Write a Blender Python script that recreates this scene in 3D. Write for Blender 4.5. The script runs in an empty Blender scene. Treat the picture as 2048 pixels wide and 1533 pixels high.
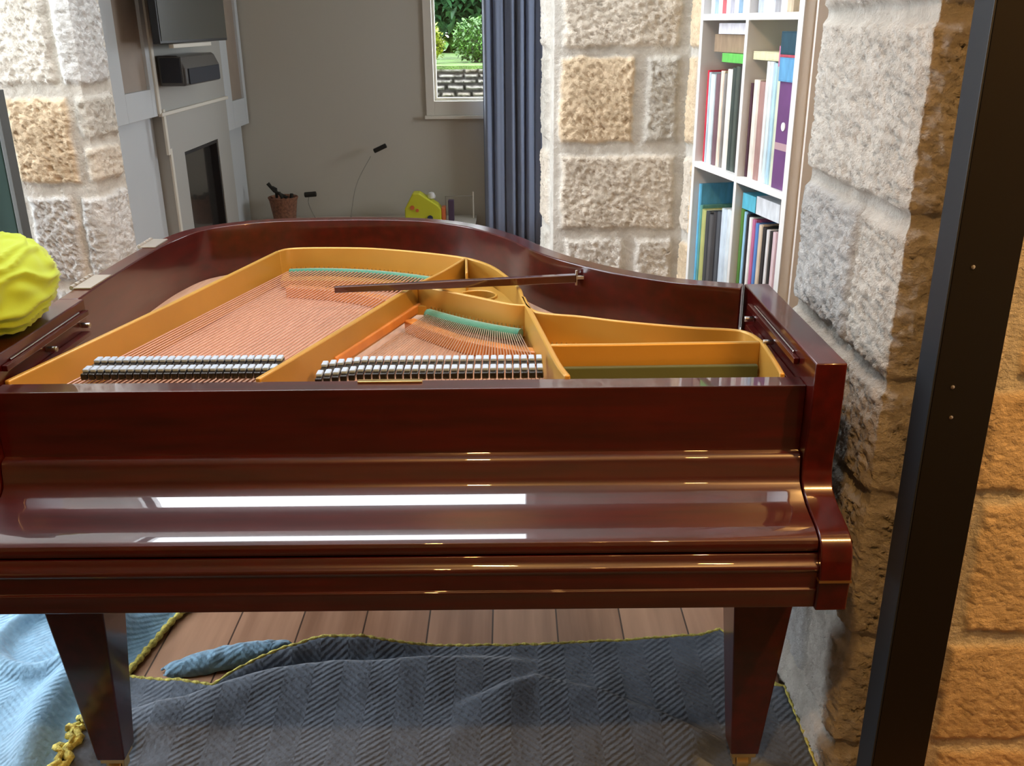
import bpy, bmesh, math, random
from mathutils import Vector, Matrix, noise
random.seed(7)
PI = math.pi
sc = bpy.context.scene
COL = sc.collection

# ------------------------------------------------------------------ camera
cd = bpy.data.cameras.new('camera'); cam = bpy.data.objects.new('camera', cd); COL.objects.link(cam)
cd.sensor_width = 36.0; cd.lens = 36.0 * 1880.0 / 2048.0; cd.clip_start = 0.02; cd.clip_end = 200
_P = math.radians(21.0); _R = math.radians(0.55)
_f = Vector((0, math.cos(_P), -math.sin(_P))); _r = Vector((1, 0, 0)); _u = _r.cross(_f)
_r2 = _r * math.cos(_R) - _u * math.sin(_R); _u2 = _r * math.sin(_R) + _u * math.cos(_R)
cam.matrix_world = Matrix(((_r2.x, _u2.x, -_f.x, 0), (_r2.y, _u2.y, -_f.y, 0), (_r2.z, _u2.z, -_f.z, 1.56), (0, 0, 0, 1)))
sc.camera = cam
# ------------------------------------------------------------------ world, light, exposure
w = bpy.data.worlds.new('overcast sky'); sc.world = w; w.use_nodes = True
wb = w.node_tree.nodes['Background']; wb.inputs[0].default_value = (0.87, 0.93, 1.0, 1); wb.inputs[1].default_value = 11.0
sc.view_settings.view_transform = 'Standard'; sc.view_settings.look = 'None'
sc.view_settings.gamma = 1.0; sc.view_settings.use_curve_mapping = False
sc.view_settings.exposure = 0.35

def area(name, loc, size, rot, energy, color, portal=False):
    l = bpy.data.lights.new(name, 'AREA'); l.shape = 'RECTANGLE'; l.size, l.size_y = size
    l.energy = energy; l.color = color
    if portal: l.cycles.is_portal = True
    o = bpy.data.objects.new(name, l); o.location = loc; o.rotation_euler = rot; COL.objects.link(o)
    return o
# sky portals in the glazed openings (they add no light of their own)
area('skylight_opening', (-0.70, 1.955, 2.68), (1.5, 0.42), (0, 0, 0), 1, (1, 1, 1), True)
area('skylight_opening', (-0.6, 2.90, 2.68), (2.2, 0.5), (0, 0, 0), 1, (1, 1, 1), True)  # second skylight, unseen, added for more light on the stone
area('side_glazing_opening', (-2.58, 2.45, 1.25), (2.3, 1.5), (0, -PI/2, 0), 1, (1, 1, 1), True)
area('added_rear_opening', (1.88, 5.6, 1.45), (0.7, 1.1), (0, PI/2, 0), 1, (1, 1, 1), True)  # unseen opening added to brighten the rear room
area('rear_window_opening', (-0.2, 7.13, 1.5), (0.66, 1.1), (-PI/2, 0, 0), 1, (1, 1, 1), True)

# ------------------------------------------------------------------ helpers
def tag(o, label=None, cat=None, group=None, kind=None):
    if label: o['label'] = label
    if cat: o['category'] = cat
    if group: o['group'] = group
    if kind: o['kind'] = kind
    return o
def empty(name, loc=(0, 0, 0), rz=0, **k):
    o = bpy.data.objects.new(name, None); COL.objects.link(o); o.location = loc; o.rotation_euler = (0, 0, rz)
    o.empty_display_size = 0.05
    return tag(o, **k)

class MB:
    """collects shapes for ONE mesh object"""
    def __init__(s): s.v = []; s.f = []; s.m = []
    def add(s, vs, fs, mi=0):
        b = len(s.v); s.v += [tuple(v) for v in vs]; s.f += [tuple(i + b for i in f) for f in fs]; s.m += [mi] * len(fs)
    def box(s, x0, x1, y0, y1, z0, z1, mi=0, M=None):
        vs = [Vector((x, y, z)) for x in (x0, x1) for y in (y0, y1) for z in (z0, z1)]
        if M: vs = [M @ v for v in vs]
        s.add(vs, [(0, 1, 3, 2), (4, 6, 7, 5), (0, 4, 5, 1), (2, 3, 7, 6), (0, 2, 6, 4), (1, 5, 7, 3)], mi)
    def prism(s, poly, a0, a1, axis='x', mi=0):
        """poly of 2d points extruded along axis ('x': poly=(y,z); 'z': poly=(x,y); 'y': poly=(x,z))"""
        n = len(poly)
        def P(p, a): return {'x': (a, p[0], p[1]), 'z': (p[0], p[1], a), 'y': (p[0], a, p[1])}[axis]
        vs = [P(p, a0) for p in poly] + [P(p, a1) for p in poly]
        fs = [tuple(range(n)), tuple(range(2*n - 1, n - 1, -1))] + [(i, i + n, (i+1) % n + n, (i+1) % n) for i in range(n)]
        s.add(vs, fs, mi)
    def tube(s, pts, r, n=8, mi=0, cap=True):
        pts = [Vector(p) for p in pts]; rs = r if isinstance(r, (list, tuple)) else [r] * len(pts)
        vs = []; fs = []
        for i, p in enumerate(pts):
            d = (pts[min(i+1, len(pts)-1)] - pts[max(i-1, 0)]).normalized()
            a = d.cross(Vector((0, 0, 1)));
            if a.length < .05: a = d.cross(Vector((0, 1, 0)))
            a.normalize(); b = d.cross(a)
            for k in range(n):
                t = 2*PI*k/n; vs.append(p + (a*math.cos(t) + b*math.sin(t)) * rs[i])
        for i in range(len(pts)-1):
            for k in range(n): fs.append((i*n+k, i*n+(k+1) % n, (i+1)*n+(k+1) % n, (i+1)*n+k))
        if cap: fs += [tuple(range(n))[::-1], tuple(range((len(pts)-1)*n, len(pts)*n))]
        s.add(vs, fs, mi)
    def lathe(s, prof, c=(0, 0, 0), n=20, mi=0):
        vs = [(c[0] + r*math.cos(2*PI*k/n), c[1] + r*math.sin(2*PI*k/n), c[2] + z) for r, z in prof for k in range(n)]
        fs = [(i*n+k, i*n+(k+1) % n, (i+1)*n+(k+1) % n, (i+1)*n+k) for i in range(len(prof)-1) for k in range(n)]
        fs += [tuple(range(n))[::-1], tuple(range((len(prof)-1)*n, len(prof)*n))]
        s.add(vs, fs, mi)
    def wall(s, path, z0, z1, th, mi=0, closed=False, offset=0.0):
        """upright ribbon along a plan path, centred (or offset) on it"""
        n = len(path); P = [Vector((p[0], p[1])) for p in path]; L = []; R = []
        for i in range(n):
            if closed: a, b = P[i-1], P[(i+1) % n]
            else: a, b = P[max(i-1, 0)], P[min(i+1, n-1)]
            d = (b - a).normalized(); nn = Vector((-d.y, d.x))
            L.append(P[i] + nn*(offset + th/2)); R.append(P[i] + nn*(offset - th/2))
        vs = []
        for i in range(n): vs += [(L[i].x, L[i].y, z0), (L[i].x, L[i].y, z1), (R[i].x, R[i].y, z1), (R[i].x, R[i].y, z0)]
        fs = []
        for i in range(n if closed else n-1):
            a = i*4; b = ((i+1) % n)*4
            for k in range(4): fs.append((a+k, a+(k+1) % 4, b+(k+1) % 4, b+k))
        if not closed: fs += [(3, 2, 1, 0), ((n-1)*4, (n-1)*4+1, (n-1)*4+2, (n-1)*4+3)]
        s.add(vs, fs, mi)
    def build(s, name, mats, parent=None, bevel=0, seg=2, smooth=False, **k):
        me = bpy.data.meshes.new(name); me.from_pydata(s.v, [], s.f); me.update()
        o = bpy.data.objects.new(name, me); COL.objects.link(o)
        for m in (mats if isinstance(mats, (list, tuple)) else [mats]): me.materials.append(m)
        me.polygons.foreach_set('material_index', s.m)
        bm = bmesh.new(); bm.from_mesh(me); bmesh.ops.recalc_face_normals(bm, faces=bm.faces); bm.to_mesh(me); bm.free()
        if smooth:
            me.polygons.foreach_set('use_smooth', [True]*len(me.polygons))
            if smooth != 'all': me.set_sharp_from_angle(angle=math.radians(40))
        if bevel:
            b = o.modifiers.new('bevel', 'BEVEL'); b.width = bevel; b.segments = seg; b.limit_method = 'ANGLE'; b.angle_limit = math.radians(35)
            b.harden_normals = False
        if parent: o.parent = parent
        return tag(o, **k)

def catmull(pts, sub=6, closed=False):
    n = len(pts); out = []
    rng = range(n if closed else n-1)
    for i in rng:
        if closed: p0, p1, p2, p3 = pts[i-1], pts[i], pts[(i+1) % n], pts[(i+2) % n]
        else: p0, p1, p2, p3 = pts[max(i-1, 0)], pts[i], pts[i+1], pts[min(i+2, n-1)]
        for k in range(sub):
            t = k/sub
            out.append(tuple(0.5*(2*b + (-a+c)*t + (2*a-5*b+4*c-d)*t*t + (-a+3*b-3*c+d)*t**3) for a, b, c, d in zip(p0, p1, p2, p3)))
    if not closed: out.append(tuple(pts[-1]))
    return out
def lerp(a, b, t): return a + (b-a)*t
def sstep(a, b, x):
    t = max(0, min(1, (x-a)/(b-a))); return t*t*(3-2*t)
def interp(xs, x):
    if x <= xs[0][0]: return xs[0][1]
    for (a, va), (b, vb) in zip(xs, xs[1:]):
        if x <= b: return lerp(va, vb, (x-a)/(b-a))
    return xs[-1][1]

# ------------------------------------------------------------------ materials
def mat(name, col, rough=.5, metal=0, coat=0, bump=None, var=None, sheen=0, spec=None, trans=0, coat_rough=.05, emit=None):
    """bump=(scale, strength, dist); var=(scale, amount, stretch xyz)"""
    m = bpy.data.materials.new(name); m.use_nodes = True; nt = m.node_tree; N = nt.nodes; L = nt.links
    p = N['Principled BSDF']; p.inputs['Base Color'].default_value = (*col, 1); p.inputs['Roughness'].default_value = rough
    p.inputs['Metallic'].default_value = metal; p.inputs['Coat Weight'].default_value = coat; p.inputs['Coat Roughness'].default_value = coat_rough; p.inputs['Coat IOR'].default_value = 1.78 if name == 'mahogany' else 1.5
    p.inputs['Sheen Weight'].default_value = sheen; p.inputs['Transmission Weight'].default_value = trans
    if spec is not None: p.inputs['Specular IOR Level'].default_value = spec
    if emit: p.inputs['Emission Color'].default_value = (*emit[0], 1); p.inputs['Emission Strength'].default_value = emit[1]
    tc = N.new('ShaderNodeTexCoord')
    if var:
        mp = N.new('ShaderNodeMapping'); mp.inputs['Scale'].default_value = var[2]; L.new(tc.outputs['Object'], mp.inputs[0])
        t = N.new('ShaderNodeTexNoise'); t.inputs['Scale'].default_value = var[0]; t.inputs['Detail'].default_value = 5; L.new(mp.outputs[0], t.inputs[0])
        r = N.new('ShaderNodeValToRGB'); a = var[1]
        r.color_ramp.elements[0].position = .3; r.color_ramp.elements[1].position = .7
        r.color_ramp.elements[0].color = (*[c*(1-a) for c in col], 1); r.color_ramp.elements[1].color = (*[min(1, c*(1+a)) for c in col], 1)
        L.new(t.outputs[0], r.inputs[0]); L.new(r.outputs[0], p.inputs['Base Color'])
    if bump:
        t = N.new('ShaderNodeTexNoise'); t.inputs['Scale'].default_value = bump[0]; t.inputs['Detail'].default_value = 4; L.new(tc.outputs['Object'], t.inputs[0])
        b = N.new('ShaderNodeBump'); b.inputs['Strength'].default_value = bump[1]; b.inputs['Distance'].default_value = bump[2]
        L.new(t.outputs[0], b.inputs['Height']); L.new(b.outputs[0], p.inputs['Normal'])
    return m

M_MAH = mat('mahogany', (.036, .0006, .0005), .36, coat=1, coat_rough=.02, var=(5, .38, (1, 12, 12)), spec=.5)
M_MAHY = mat('mahogany_side', (.040, .0018, .0012), .28, coat=.6, coat_rough=.09, var=(5, .35, (8, 1, 8)), spec=.35)
M_GOLD = mat('plate_gold', (.44, .25, .042), .42, metal=.25, coat=.25, coat_rough=.25, var=(3, .12, (1, 1, 1)), bump=(300, .1, .001))
M_SOUND = mat('soundboard', (.50, .31, .21), .35, coat=.4, var=(7, .15, (10, 1, 1)))
M_BRIDGE = mat('bridge_maple', (.55, .22, .05), .4, coat=.3, var=(7, .15, (3, 3, 1)))
M_BRASS = mat('brass', (.75, .52, .22), .28, metal=1)
M_HINGE = mat('dull_hinge_metal', (.42, .38, .33), .45, metal=.8)
M_STEEL = mat('steel', (.62, .62, .62), .25, metal=1)
M_COPPER = mat('copper_string', (.64, .37, .29), .4, metal=.5)
M_SSTR = mat('steel_string', (.80, .62, .52), .3, metal=.8)
M_GFELT = mat('green_felt', (.03, .17, .11), .95, sheen=.5, bump=(400, .6, .002))
M_DKGREEN = mat('dark_green_felt', (.055, .075, .02), .9, sheen=.3)
M_BLACK = mat('black_lacquer', (.012, .012, .014), .22, coat=.6)
M_WFELT = mat('sky_tinted_felt', (.30, .41, .55), .8, sheen=.4)
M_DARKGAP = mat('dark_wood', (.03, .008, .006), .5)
M_WHITE = mat('white_paint', (.72, .72, .70), .45)
M_WALLP = mat('wall_paint', (.54, .51, .435), .9, bump=(90, .04, .002))
M_CABP = mat('cabinet_paint', (.60, .63, .64), .55)
M_CREAM = mat('cream_trim', (.74, .70, .60), .5)
M_TANP = mat('tan_panel', (.36, .29, .23), .6, var=(2, .15, (1, 1, 1)))
M_CEIL = mat('ceiling_paint', (.74, .73, .70), .9)
M_CURT = mat('curtain_blue', (.26, .31, .43), .9, sheen=.15, bump=(350, .15, .001))
M_TVS = mat('tv_screen', (.045, .050, .045), .25, coat=.3)
M_TVF = mat('tv_black', (.01, .01, .012), .4)
M_GLASSY = mat('firebox_glass', (.03, .028, .025), .18, coat=.7)
M_SPK = mat('speaker_grille', (.02, .022, .03), .8, bump=(600, .4, .001))
M_SPKT = mat('speaker_shell', (.075, .07, .065), .35, coat=.3)
M_POST = mat('black_steel', (.006, .005, .004), .42, spec=.25)
M_HIVIS = mat('hi_vis_cloth', (.33, .45, .006), .75, sheen=.25, bump=(500, .2, .001))
M_BIND = mat('yellow_binding', (.50, .44, .10), .9, bump=(220, .9, .004), var=(90, .5, (1, 1, 1)))
M_WICKER = mat('wicker', (.23, .10, .055), .75, bump=(120, .9, .006), var=(60, .4, (1, 1, 1)))
M_TWIG = mat('dark_twig', (.02, .018, .012), .8)
M_TOYY = mat('toy_yellow', (.62, .62, .03), .45)
M_TOYO = mat('toy_orange', (.65, .16, .05), .45)
M_TOYB = mat('toy_dark_blue', (.02, .03, .08), .45)
M_PURP = mat('toy_purple', (.07, .04, .08), .6)
M_ROD = mat('grey_rod', (.30, .28, .23), .5)
M_GRIP = mat('black_grip', (.010, .009, .006), .6)
M_DOORD = mat('dark_green_panel', (.016, .030, .027), .7, spec=.08, var=(1.2, .35, (6, 6, .4)))
M_TRIMG = mat('grey_edge_trim', (.05, .055, .055), .6)
M_LEAF = mat('leaf_green', (.035, .10, .010), .5, var=(7, .6, (1, 1, 1)))
M_LEAFD = mat('leaf_dark', (.016, .055, .018), .4, var=(6, .7, (1, 1, 1)))
M_LEAFY = mat('leaf_yellow', (.15, .19, .008), .5, var=(7, .3, (1, 1, 1)))
M_GRASS = mat('grass', (.06, .12, .016), .9, bump=(60, 1, .03), var=(9, .35, (1, 1, 1)))
M_PAGE = mat('book_pages', (.72, .66, .55), .9)

def attr_stone(name, bd=.016):
    m = bpy.data.materials.new(name); m.use_nodes = True; nt = m.node_tree; N = nt.nodes; L = nt.links; p = N['Principled BSDF']
    p.inputs['Roughness'].default_value = .95; p.inputs['Specular IOR Level'].default_value = .1
    a = N.new('ShaderNodeAttribute'); a.attribute_name = 'tint'
    tc = N.new('ShaderNodeTexCoord')
    n1 = N.new('ShaderNodeTexNoise'); n1.inputs['Scale'].default_value = 14; n1.inputs['Detail'].default_value = 8; n1.inputs['Roughness'].default_value = .7
    L.new(tc.outputs['Object'], n1.inputs[0])
    r = N.new('ShaderNodeValToRGB'); r.color_ramp.elements[0].position = .32; r.color_ramp.elements[1].position = .68
    r.color_ramp.elements[0].color = (.70, .68, .66, 1); r.color_ramp.elements[1].color = (1.0, 1.0, 1.0, 1); L.new(n1.outputs[0], r.inputs[0])
    mx = N.new('ShaderNodeMix'); mx.data_type = 'RGBA'; mx.blend_type = 'MULTIPLY'; mx.inputs['Factor'].default_value = 1
    L.new(a.outputs['Color'], mx.inputs[6]); L.new(r.outputs[0], mx.inputs[7]); L.new(mx.outputs[2], p.inputs['Base Color'])
    n2 = N.new('ShaderNodeTexNoise'); n2.inputs['Scale'].default_value = 95; n2.inputs['Detail'].default_value = 8; n2.inputs['Roughness'].default_value = .65; L.new(tc.outputs['Object'], n2.inputs[0])
    b = N.new('ShaderNodeBump'); b.inputs['Strength'].default_value = 1; b.inputs['Distance'].default_value = bd
    L.new(n2.outputs[0], b.inputs['Height']); L.new(b.outputs[0], p.inputs['Normal'])
    return m
M_STONE = attr_stone('sandstone'); M_STONE2 = attr_stone('sandstone_soft', .008)

def floor_mat():
    m = bpy.data.materials.new('timber_floor'); m.use_nodes = True; nt = m.node_tree; N = nt.nodes; L = nt.links; p = N['Principled BSDF']
    p.inputs['Roughness'].default_value = .38; p.inputs['Coat Weight'].default_value = .3; p.inputs['Coat Roughness'].default_value = .2
    g = N.new('ShaderNodeNewGeometry'); s = N.new('ShaderNodeSeparateXYZ'); L.new(g.outputs['Position'], s.inputs[0])
    def mth(op, a, b=None):
        n = N.new('ShaderNodeMath'); n.operation = op
        for i, v in enumerate((a, b)):
            if v is None: continue
            if isinstance(v, (int, float)): n.inputs[i].default_value = v
            else: L.new(v, n.inputs[i])
        return n.outputs[0]
    u = mth('DIVIDE', mth('ADD', s.outputs[0], 0.06), 0.178); fl = mth('FLOOR', u); fr = mth('FRACT', u)
    wn = N.new('ShaderNodeTexWhiteNoise'); wn.noise_dimensions = '1D'; L.new(fl, wn.inputs['W'])
    c = N.new('ShaderNodeCombineXYZ'); L.new(mth('MULTIPLY', s.outputs[0], 26), c.inputs[0]); L.new(mth('MULTIPLY', s.outputs[1], 1.6), c.inputs[1]); L.new(mth('MULTIPLY', fl, 7.3), c.inputs[2])
    n = N.new('ShaderNodeTexNoise'); n.inputs['Scale'].default_value = 1; n.inputs['Detail'].default_value = 6; L.new(c.outputs[0], n.inputs[0])
    f = mth('ADD', mth('MULTIPLY', n.outputs[0], .7), mth('MULTIPLY', wn.outputs[0], .4))
    r = N.new('ShaderNodeValToRGB'); r.color_ramp.elements[0].position = .25; r.color_ramp.elements[1].position = .85
    r.color_ramp.elements[0].color = (.23, .11, .06, 1); r.color_ramp.elements[1].color = (.56, .32, .20, 1); L.new(f, r.inputs[0])
    e = mth('LESS_THAN', mth('ABSOLUTE', mth('SUBTRACT', fr, .5)), .487)
    mx = N.new('ShaderNodeMix'); mx.data_type = 'RGBA'; L.new(e, mx.inputs[0]); mx.inputs[6].default_value = (.05, .025, .015, 1); L.new(r.outputs[0], mx.inputs[7])
    L.new(mx.outputs[2], p.inputs['Base Color'])
    return m
M_FLOOR = floor_mat()

def blanket_mat(name, col):
    m = bpy.data.materials.new(name); m.use_nodes = True; nt = m.node_tree; N = nt.nodes; L = nt.links; p = N['Principled BSDF']
    p.inputs['Roughness'].default_value = .95; p.inputs['Sheen Weight'].default_value = .25
    tc = N.new('ShaderNodeTexCoord')
    s = N.new('ShaderNodeSeparateXYZ'); L.new(tc.outputs['UV'], s.inputs[0])
    def mth(op, a, b=None):
        n = N.new('ShaderNodeMath'); n.operation = op
        for i, v in enumerate((a, b)):
            if v is None: continue
            if isinstance(v, (int, float)): n.inputs[i].default_value = v
            else: L.new(v, n.inputs[i])
        return n.outputs[0]
    # zig-zag quilting rows
    zig = mth('PINGPONG', s.outputs[0], .07)
    st = mth('SINE', mth('MULTIPLY', mth('ADD', s.outputs[1], mth('MULTIPLY', zig, .9)), 2*PI/.019))
    n = N.new('ShaderNodeTexNoise'); n.inputs['Scale'].default_value = 90; n.inputs['Detail'].default_value = 3; L.new(tc.outputs['Object'], n.inputs[0])
    h = mth('ADD', mth('MULTIPLY', st, .30), mth('MULTIPLY', n.outputs[0], 1.5))
    b = N.new('ShaderNodeBump'); b.inputs['Strength'].default_value = .55; b.inputs['Distance'].default_value = .004
    L.new(h, b.inputs['Height']); L.new(b.outputs[0], p.inputs['Normal'])
    n2 = N.new('ShaderNodeTexNoise'); n2.inputs['Scale'].default_value = 45; n2.inputs['Detail'].default_value = 5; L.new(tc.outputs['Object'], n2.inputs[0])
    r = N.new('ShaderNodeValToRGB'); r.color_ramp.elements[0].position = .35; r.color_ramp.elements[1].position = .7
    r.color_ramp.elements[0].color = (*[c*.85 for c in col], 1); r.color_ramp.elements[1].color = (*[c*1.15 for c in col], 1)
    L.new(n2.outputs[0], r.inputs[0]); L.new(r.outputs[0], p.inputs['Base Color'])
    return m
M_BLK = blanket_mat('blanket_slate_blue', (.085, .105, .135))
M_BLK_DAYLIT = blanket_mat('blanket_blue_daylit', (.17, .31, .43))  # blanket blue with daylight painted in, for the left blanket and the flap

# ------------------------------------------------------------------ masonry
MORTAR = (.72, .69, .62)
TINTS = {'w': (.80, .76, .68), 'b': (.79, .71, .59), 't': (.80, .64, .44), 'g': (.62, .59, .52), 'c': (.72, .72, .70)}
def masonry(name, path, zb, zt, courses, dark=1.0, step=.007, depth=.014, rough=.012, seedv=0, parent=None, relief=None, m=None, **k):
    """path: plan polyline (outside on its left side); courses: [(z0,z1,[(u0,u1,tint)...])]"""
    seg = []; tot = 0; P = [Vector(p) for p in path]
    for a, b in zip(P, P[1:]): seg.append((tot, (b-a).length, a, b)); tot += (b-a).length
    nu = int(tot/step)+1; nz = int((zt-zb)/step)+1
    cols = []
    us = sorted(set([i*tot/nu for i in range(nu+1)] + [s[0] for s in seg]))
    for u in us:
        for i, (s0, l, a, b) in enumerate(seg):
            if u <= s0+l+1e-9: break
        d = (b-a)/l; p = a + d*(u-s0); n = Vector((-d.y, d.x))
        R = .03
        if i+1 < len(seg) and s0+l-u < R:
            d2 = (seg[i+1][3]-seg[i+1][2]).normalized(); n2 = Vector((-d2.y, d2.x)); t = .5*(1-(s0+l-u)/R); n = (n*(1-t)+n2*t)
        elif i > 0 and u-s0 < R:
            d2 = (seg[i-1][3]-seg[i-1][2]).normalized(); n2 = Vector((-d2.y, d2.x)); t = .5*(1-(u-s0)/R); n = (n*(1-t)+n2*t)
        cols.append((u, p, n))
    vs = []; tint = []
    zs = [zb+(zt-zb)*j/nz for j in range(nz+1)]
    for z in zs:
        for (u, p, n) in cols:
            q = Vector((p.x, p.y, z)); qs = q*1.0 + Vector((seedv*3.1, 0, seedv*1.7))
            wv = noise.noise(qs*14)*.009 + noise.noise(qs*45)*.005
            best = -1; tn = MORTAR
            for (z0, z1, row) in courses:
                if z0-.02 <= z <= z1+.02:
                    for (u0, u1, t) in row:
                        dd = min(u-u0, u1-u, z-z0, z1-z)
                        if dd > best: best = dd; tn = TINTS[t]; ts = (u0, z0)
            dd = best + wv
            s = sstep(0, .016, dd)
            if best < -.5: s = 0
            h = 0
            if s > 0:
                # pick-dressed rock face: slanting ridges and pits
                ang = .6 + 1.2*noise.noise(Vector((ts[0]*7, ts[1]*5, 3+seedv)))
                ca, sa = math.cos(ang), math.sin(ang)
                a1 = (u*ca + z*sa); a2 = (-u*sa + z*ca)
                c1 = 1-abs(noise.noise(Vector((a1*34, a2*75, seedv+5))))*2
                c2 = 1-abs(noise.noise(Vector((a1*85+9, a2*110, seedv+11))))*2
                c3 = noise.noise(Vector((u*9, z*9, seedv+1)))
                rf = relief(u) if relief else 1
                h = s*(depth + rough*rf*(.50*c1 + .42*c2 + .45*c3))
            else: h = noise.noise(qs*50)*.002
            v = Vector((p.x + n.x*h, p.y + n.y*h, z)); vs.append(v)
            k2 = max(0, min(1, s*1.2)); vv = 1 + .10*noise.noise(Vector((ts[0]*11, ts[1]*13, 7))) if best > -.5 else 1
            tint.append(tuple(dark*lerp(MORTAR[i]*(1 if dark == 1 else .35), tn[i]*vv, k2) for i in range(3)) + (1,))
    nc = len(cols); fs = []
    for j in range(nz):
        for i in range(nc-1):
            a = j*nc+i; fs.append((a, a+1, a+nc+1, a+nc))
    me = bpy.data.meshes.new(name); me.from_pydata(vs, [], fs); me.update()
    ca = me.color_attributes.new('tint', 'FLOAT_COLOR', 'POINT'); flat = [c for t in tint for c in t]; ca.data.foreach_set('color', flat)
    me.polygons.foreach_set('use_smooth', [True]*len(me.polygons)); me.materials.append(m or M_STONE)
    o = bpy.data.objects.new(name, me); COL.objects.link(o)
    if parent: o.parent = parent
    return tag(o, **k)
def struct(mb, name, m, **k):
    return mb.build(name, m, kind='structure', **k)

# ------------------------------------------------------------------ the setting
b = MB(); b.box(-3.2, 2.2, 1.30, 7.25, -.1, 0); struct(b, 'floor', M_FLOOR)
b = MB(); b.box(-3.2, 2.2, -3.2, 1.30, -.1, 0); struct(b, 'floor_camera_room', mat('unseen_dark_floor', (.045, .024, .014), .6, var=(3, .3, (8, 1, 1))))  # unseen floor, coloured dark to dim its reflection in the piano front
b = MB()
b.box(-3.2, 2.2, -3.2, 1.74, 2.7, 2.8); b.box(-3.2, -1.45, 1.74, 2.17, 2.7, 2.8); b.box(.05, 2.2, 1.74, 2.17, 2.7, 2.8)
b.box(-3.2, 2.2, 2.17, 2.65, 2.7, 2.8); b.box(-3.2, -1.7, 2.65, 3.15, 2.7, 2.8); b.box(.5, 2.2, 2.65, 3.15, 2.7, 2.8); b.box(-3.2, 2.2, 3.15, 7.25, 2.7, 2.8)
struct(b, 'ceiling', M_CEIL)
# skylight frames round the two roof openings, the rear one added for light
for n_, (x0, x1, y0, y1) in enumerate(((-1.45, .05, 1.74, 2.17), (-1.7, .5, 2.65, 3.15))):
    b = MB(); b.box(x0-.04, x0, y0-.04, y1+.04, 2.66, 2.86); b.box(x1, x1+.04, y0-.04, y1+.04, 2.66, 2.86); b.box(x0, x1, y0-.04, y0, 2.66, 2.86); b.box(x0, x1, y1, y1+.04, 2.66, 2.86)
    struct(b, 'trim_%d' % (n_+1), M_WHITE, bevel=.004)

# right stone pier: reveal (faces left) and warm-lit face (faces the camera room)
T = ['w', 'w', 'b', 'c']
rp = [(1.20, 2.16), (.685, 2.16), (.685, 1.60), (1.95, 1.60)]
# the path runs so that its left side is inside; flip it
rp = rp[::-1]
Ltot = (1.95-.685)+.56+.515
def uu(a, b_): return (a, b_)
F0 = 1.265; R0 = F0+.56   # end of the front face, end of the reveal
cr = []
zs = [(-.2, .10), (.12, .37), (.39, .69), (.71, .925), (.945, 1.225), (1.245, 1.56), (1.58, 1.9), (1.92, 2.28), (2.3, 2.7)]
for i, (z0, z1) in enumerate(zs):
    off = [.0, .02, .0, .03, -.01, .02, .0, .03, 0][i]
    row = [(.02, .40, 't'), (.42, .70+off, 'b'), (.72+off, F0-.215+off, 't')]
    if i in (1, 4, 7): row += [(F0-.195+off, F0+.20, 'w'), (F0+.215, R0+.16, 'c')]
    else: row += [(F0-.195+off, R0+.16, 'w')]
    row += [(R0+.18, Ltot-.01, 'b')]
    cr.append((z0, z1, row))
masonry('wall_right', rp, 0, 2.7, cr, step=.0055, depth=.006, rough=.017, seedv=2, relief=lambda u: lerp(.38, 1, sstep(F0-.12, F0-.01, u)), kind='structure')
b = MB(); b.box(.72, 1.93, 1.64, 2.13, 0, 2.7); o = struct(b, 'wall_right_core', M_WALLP)
# skirting tile strip under the warm face
b = MB(); b.box(.70, 2.0, 1.572, 1.60, 0, .035); struct(b, 'baseboard_front', mat('terracotta_strip', (.34, .16, .09), .5), bevel=.003)
# middle pier between the two rooms
mp = [(.622, 3.06), (.606, 3.30), (.150, 3.30), (.122, 3.62)]
# u: 0..0.40 return face, 0.40..0.847 front face, then the splayed jamb
a0 = .2405; fe = a0+.456
def fx(x): return a0 + (.606 - x)
cm = [(2.1, 2.4, [(.02, .22, 'b'), (fx(.58), fx(.17), 'w'), (fe+.09, fe+.26, 'g')]),
      (1.78, 2.08, [(.02, .22, 'b'), (fx(.575), fx(.36), 'b'), (fx(.34), fx(.165), 'w'), (fe+.09, fe+.26, 'g')]),
      (1.475, 1.76, [(.02, .22, 't'), (fx(.57), fx(.175), 'b'), (fe+.09, fe+.26, 'w')]),
      (1.168, 1.455, [(.02, .10, 'b'), (.115, .225, 't'), (fx(.575), fx(.455), 'g'), (fx(.425), fx(.165), 't'), (fe+.09, fe+.26, 'g')]),
      (.872, 1.135, [(.02, .12, 't'), (.135, .225, 'b'), (fx(.575), fx(.170), 'b'), (fe+.09, fe+.26, 'b')]),
      (.56, .848, [(.02, .225, 't'), (fx(.58), fx(.435), 'w'), (fx(.41), fx(.19), 'w'), (fe+.09, fe+.26, 'g')]),
      (.27, .54, [(.02, .225, 'b'), (fx(.575), fx(.17), 'b'), (fe+.09, fe+.26, 'g')]),
      (-.1, .25, [(.02, .225, 'b'), (fx(.575), fx(.35), 't'), (fx(.33), fx(.17), 'w'), (fe+.09, fe+.26, 'g')])]
masonry('wall_middle', mp, 0, 2.7, cm, step=.006, depth=.009, rough=.0115, seedv=5, m=M_STONE2, kind='structure')
# left pier
lp = [(-1.400, 3.47), (-1.412, 3.25), (-2.38, 3.25)]
lp = lp
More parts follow.
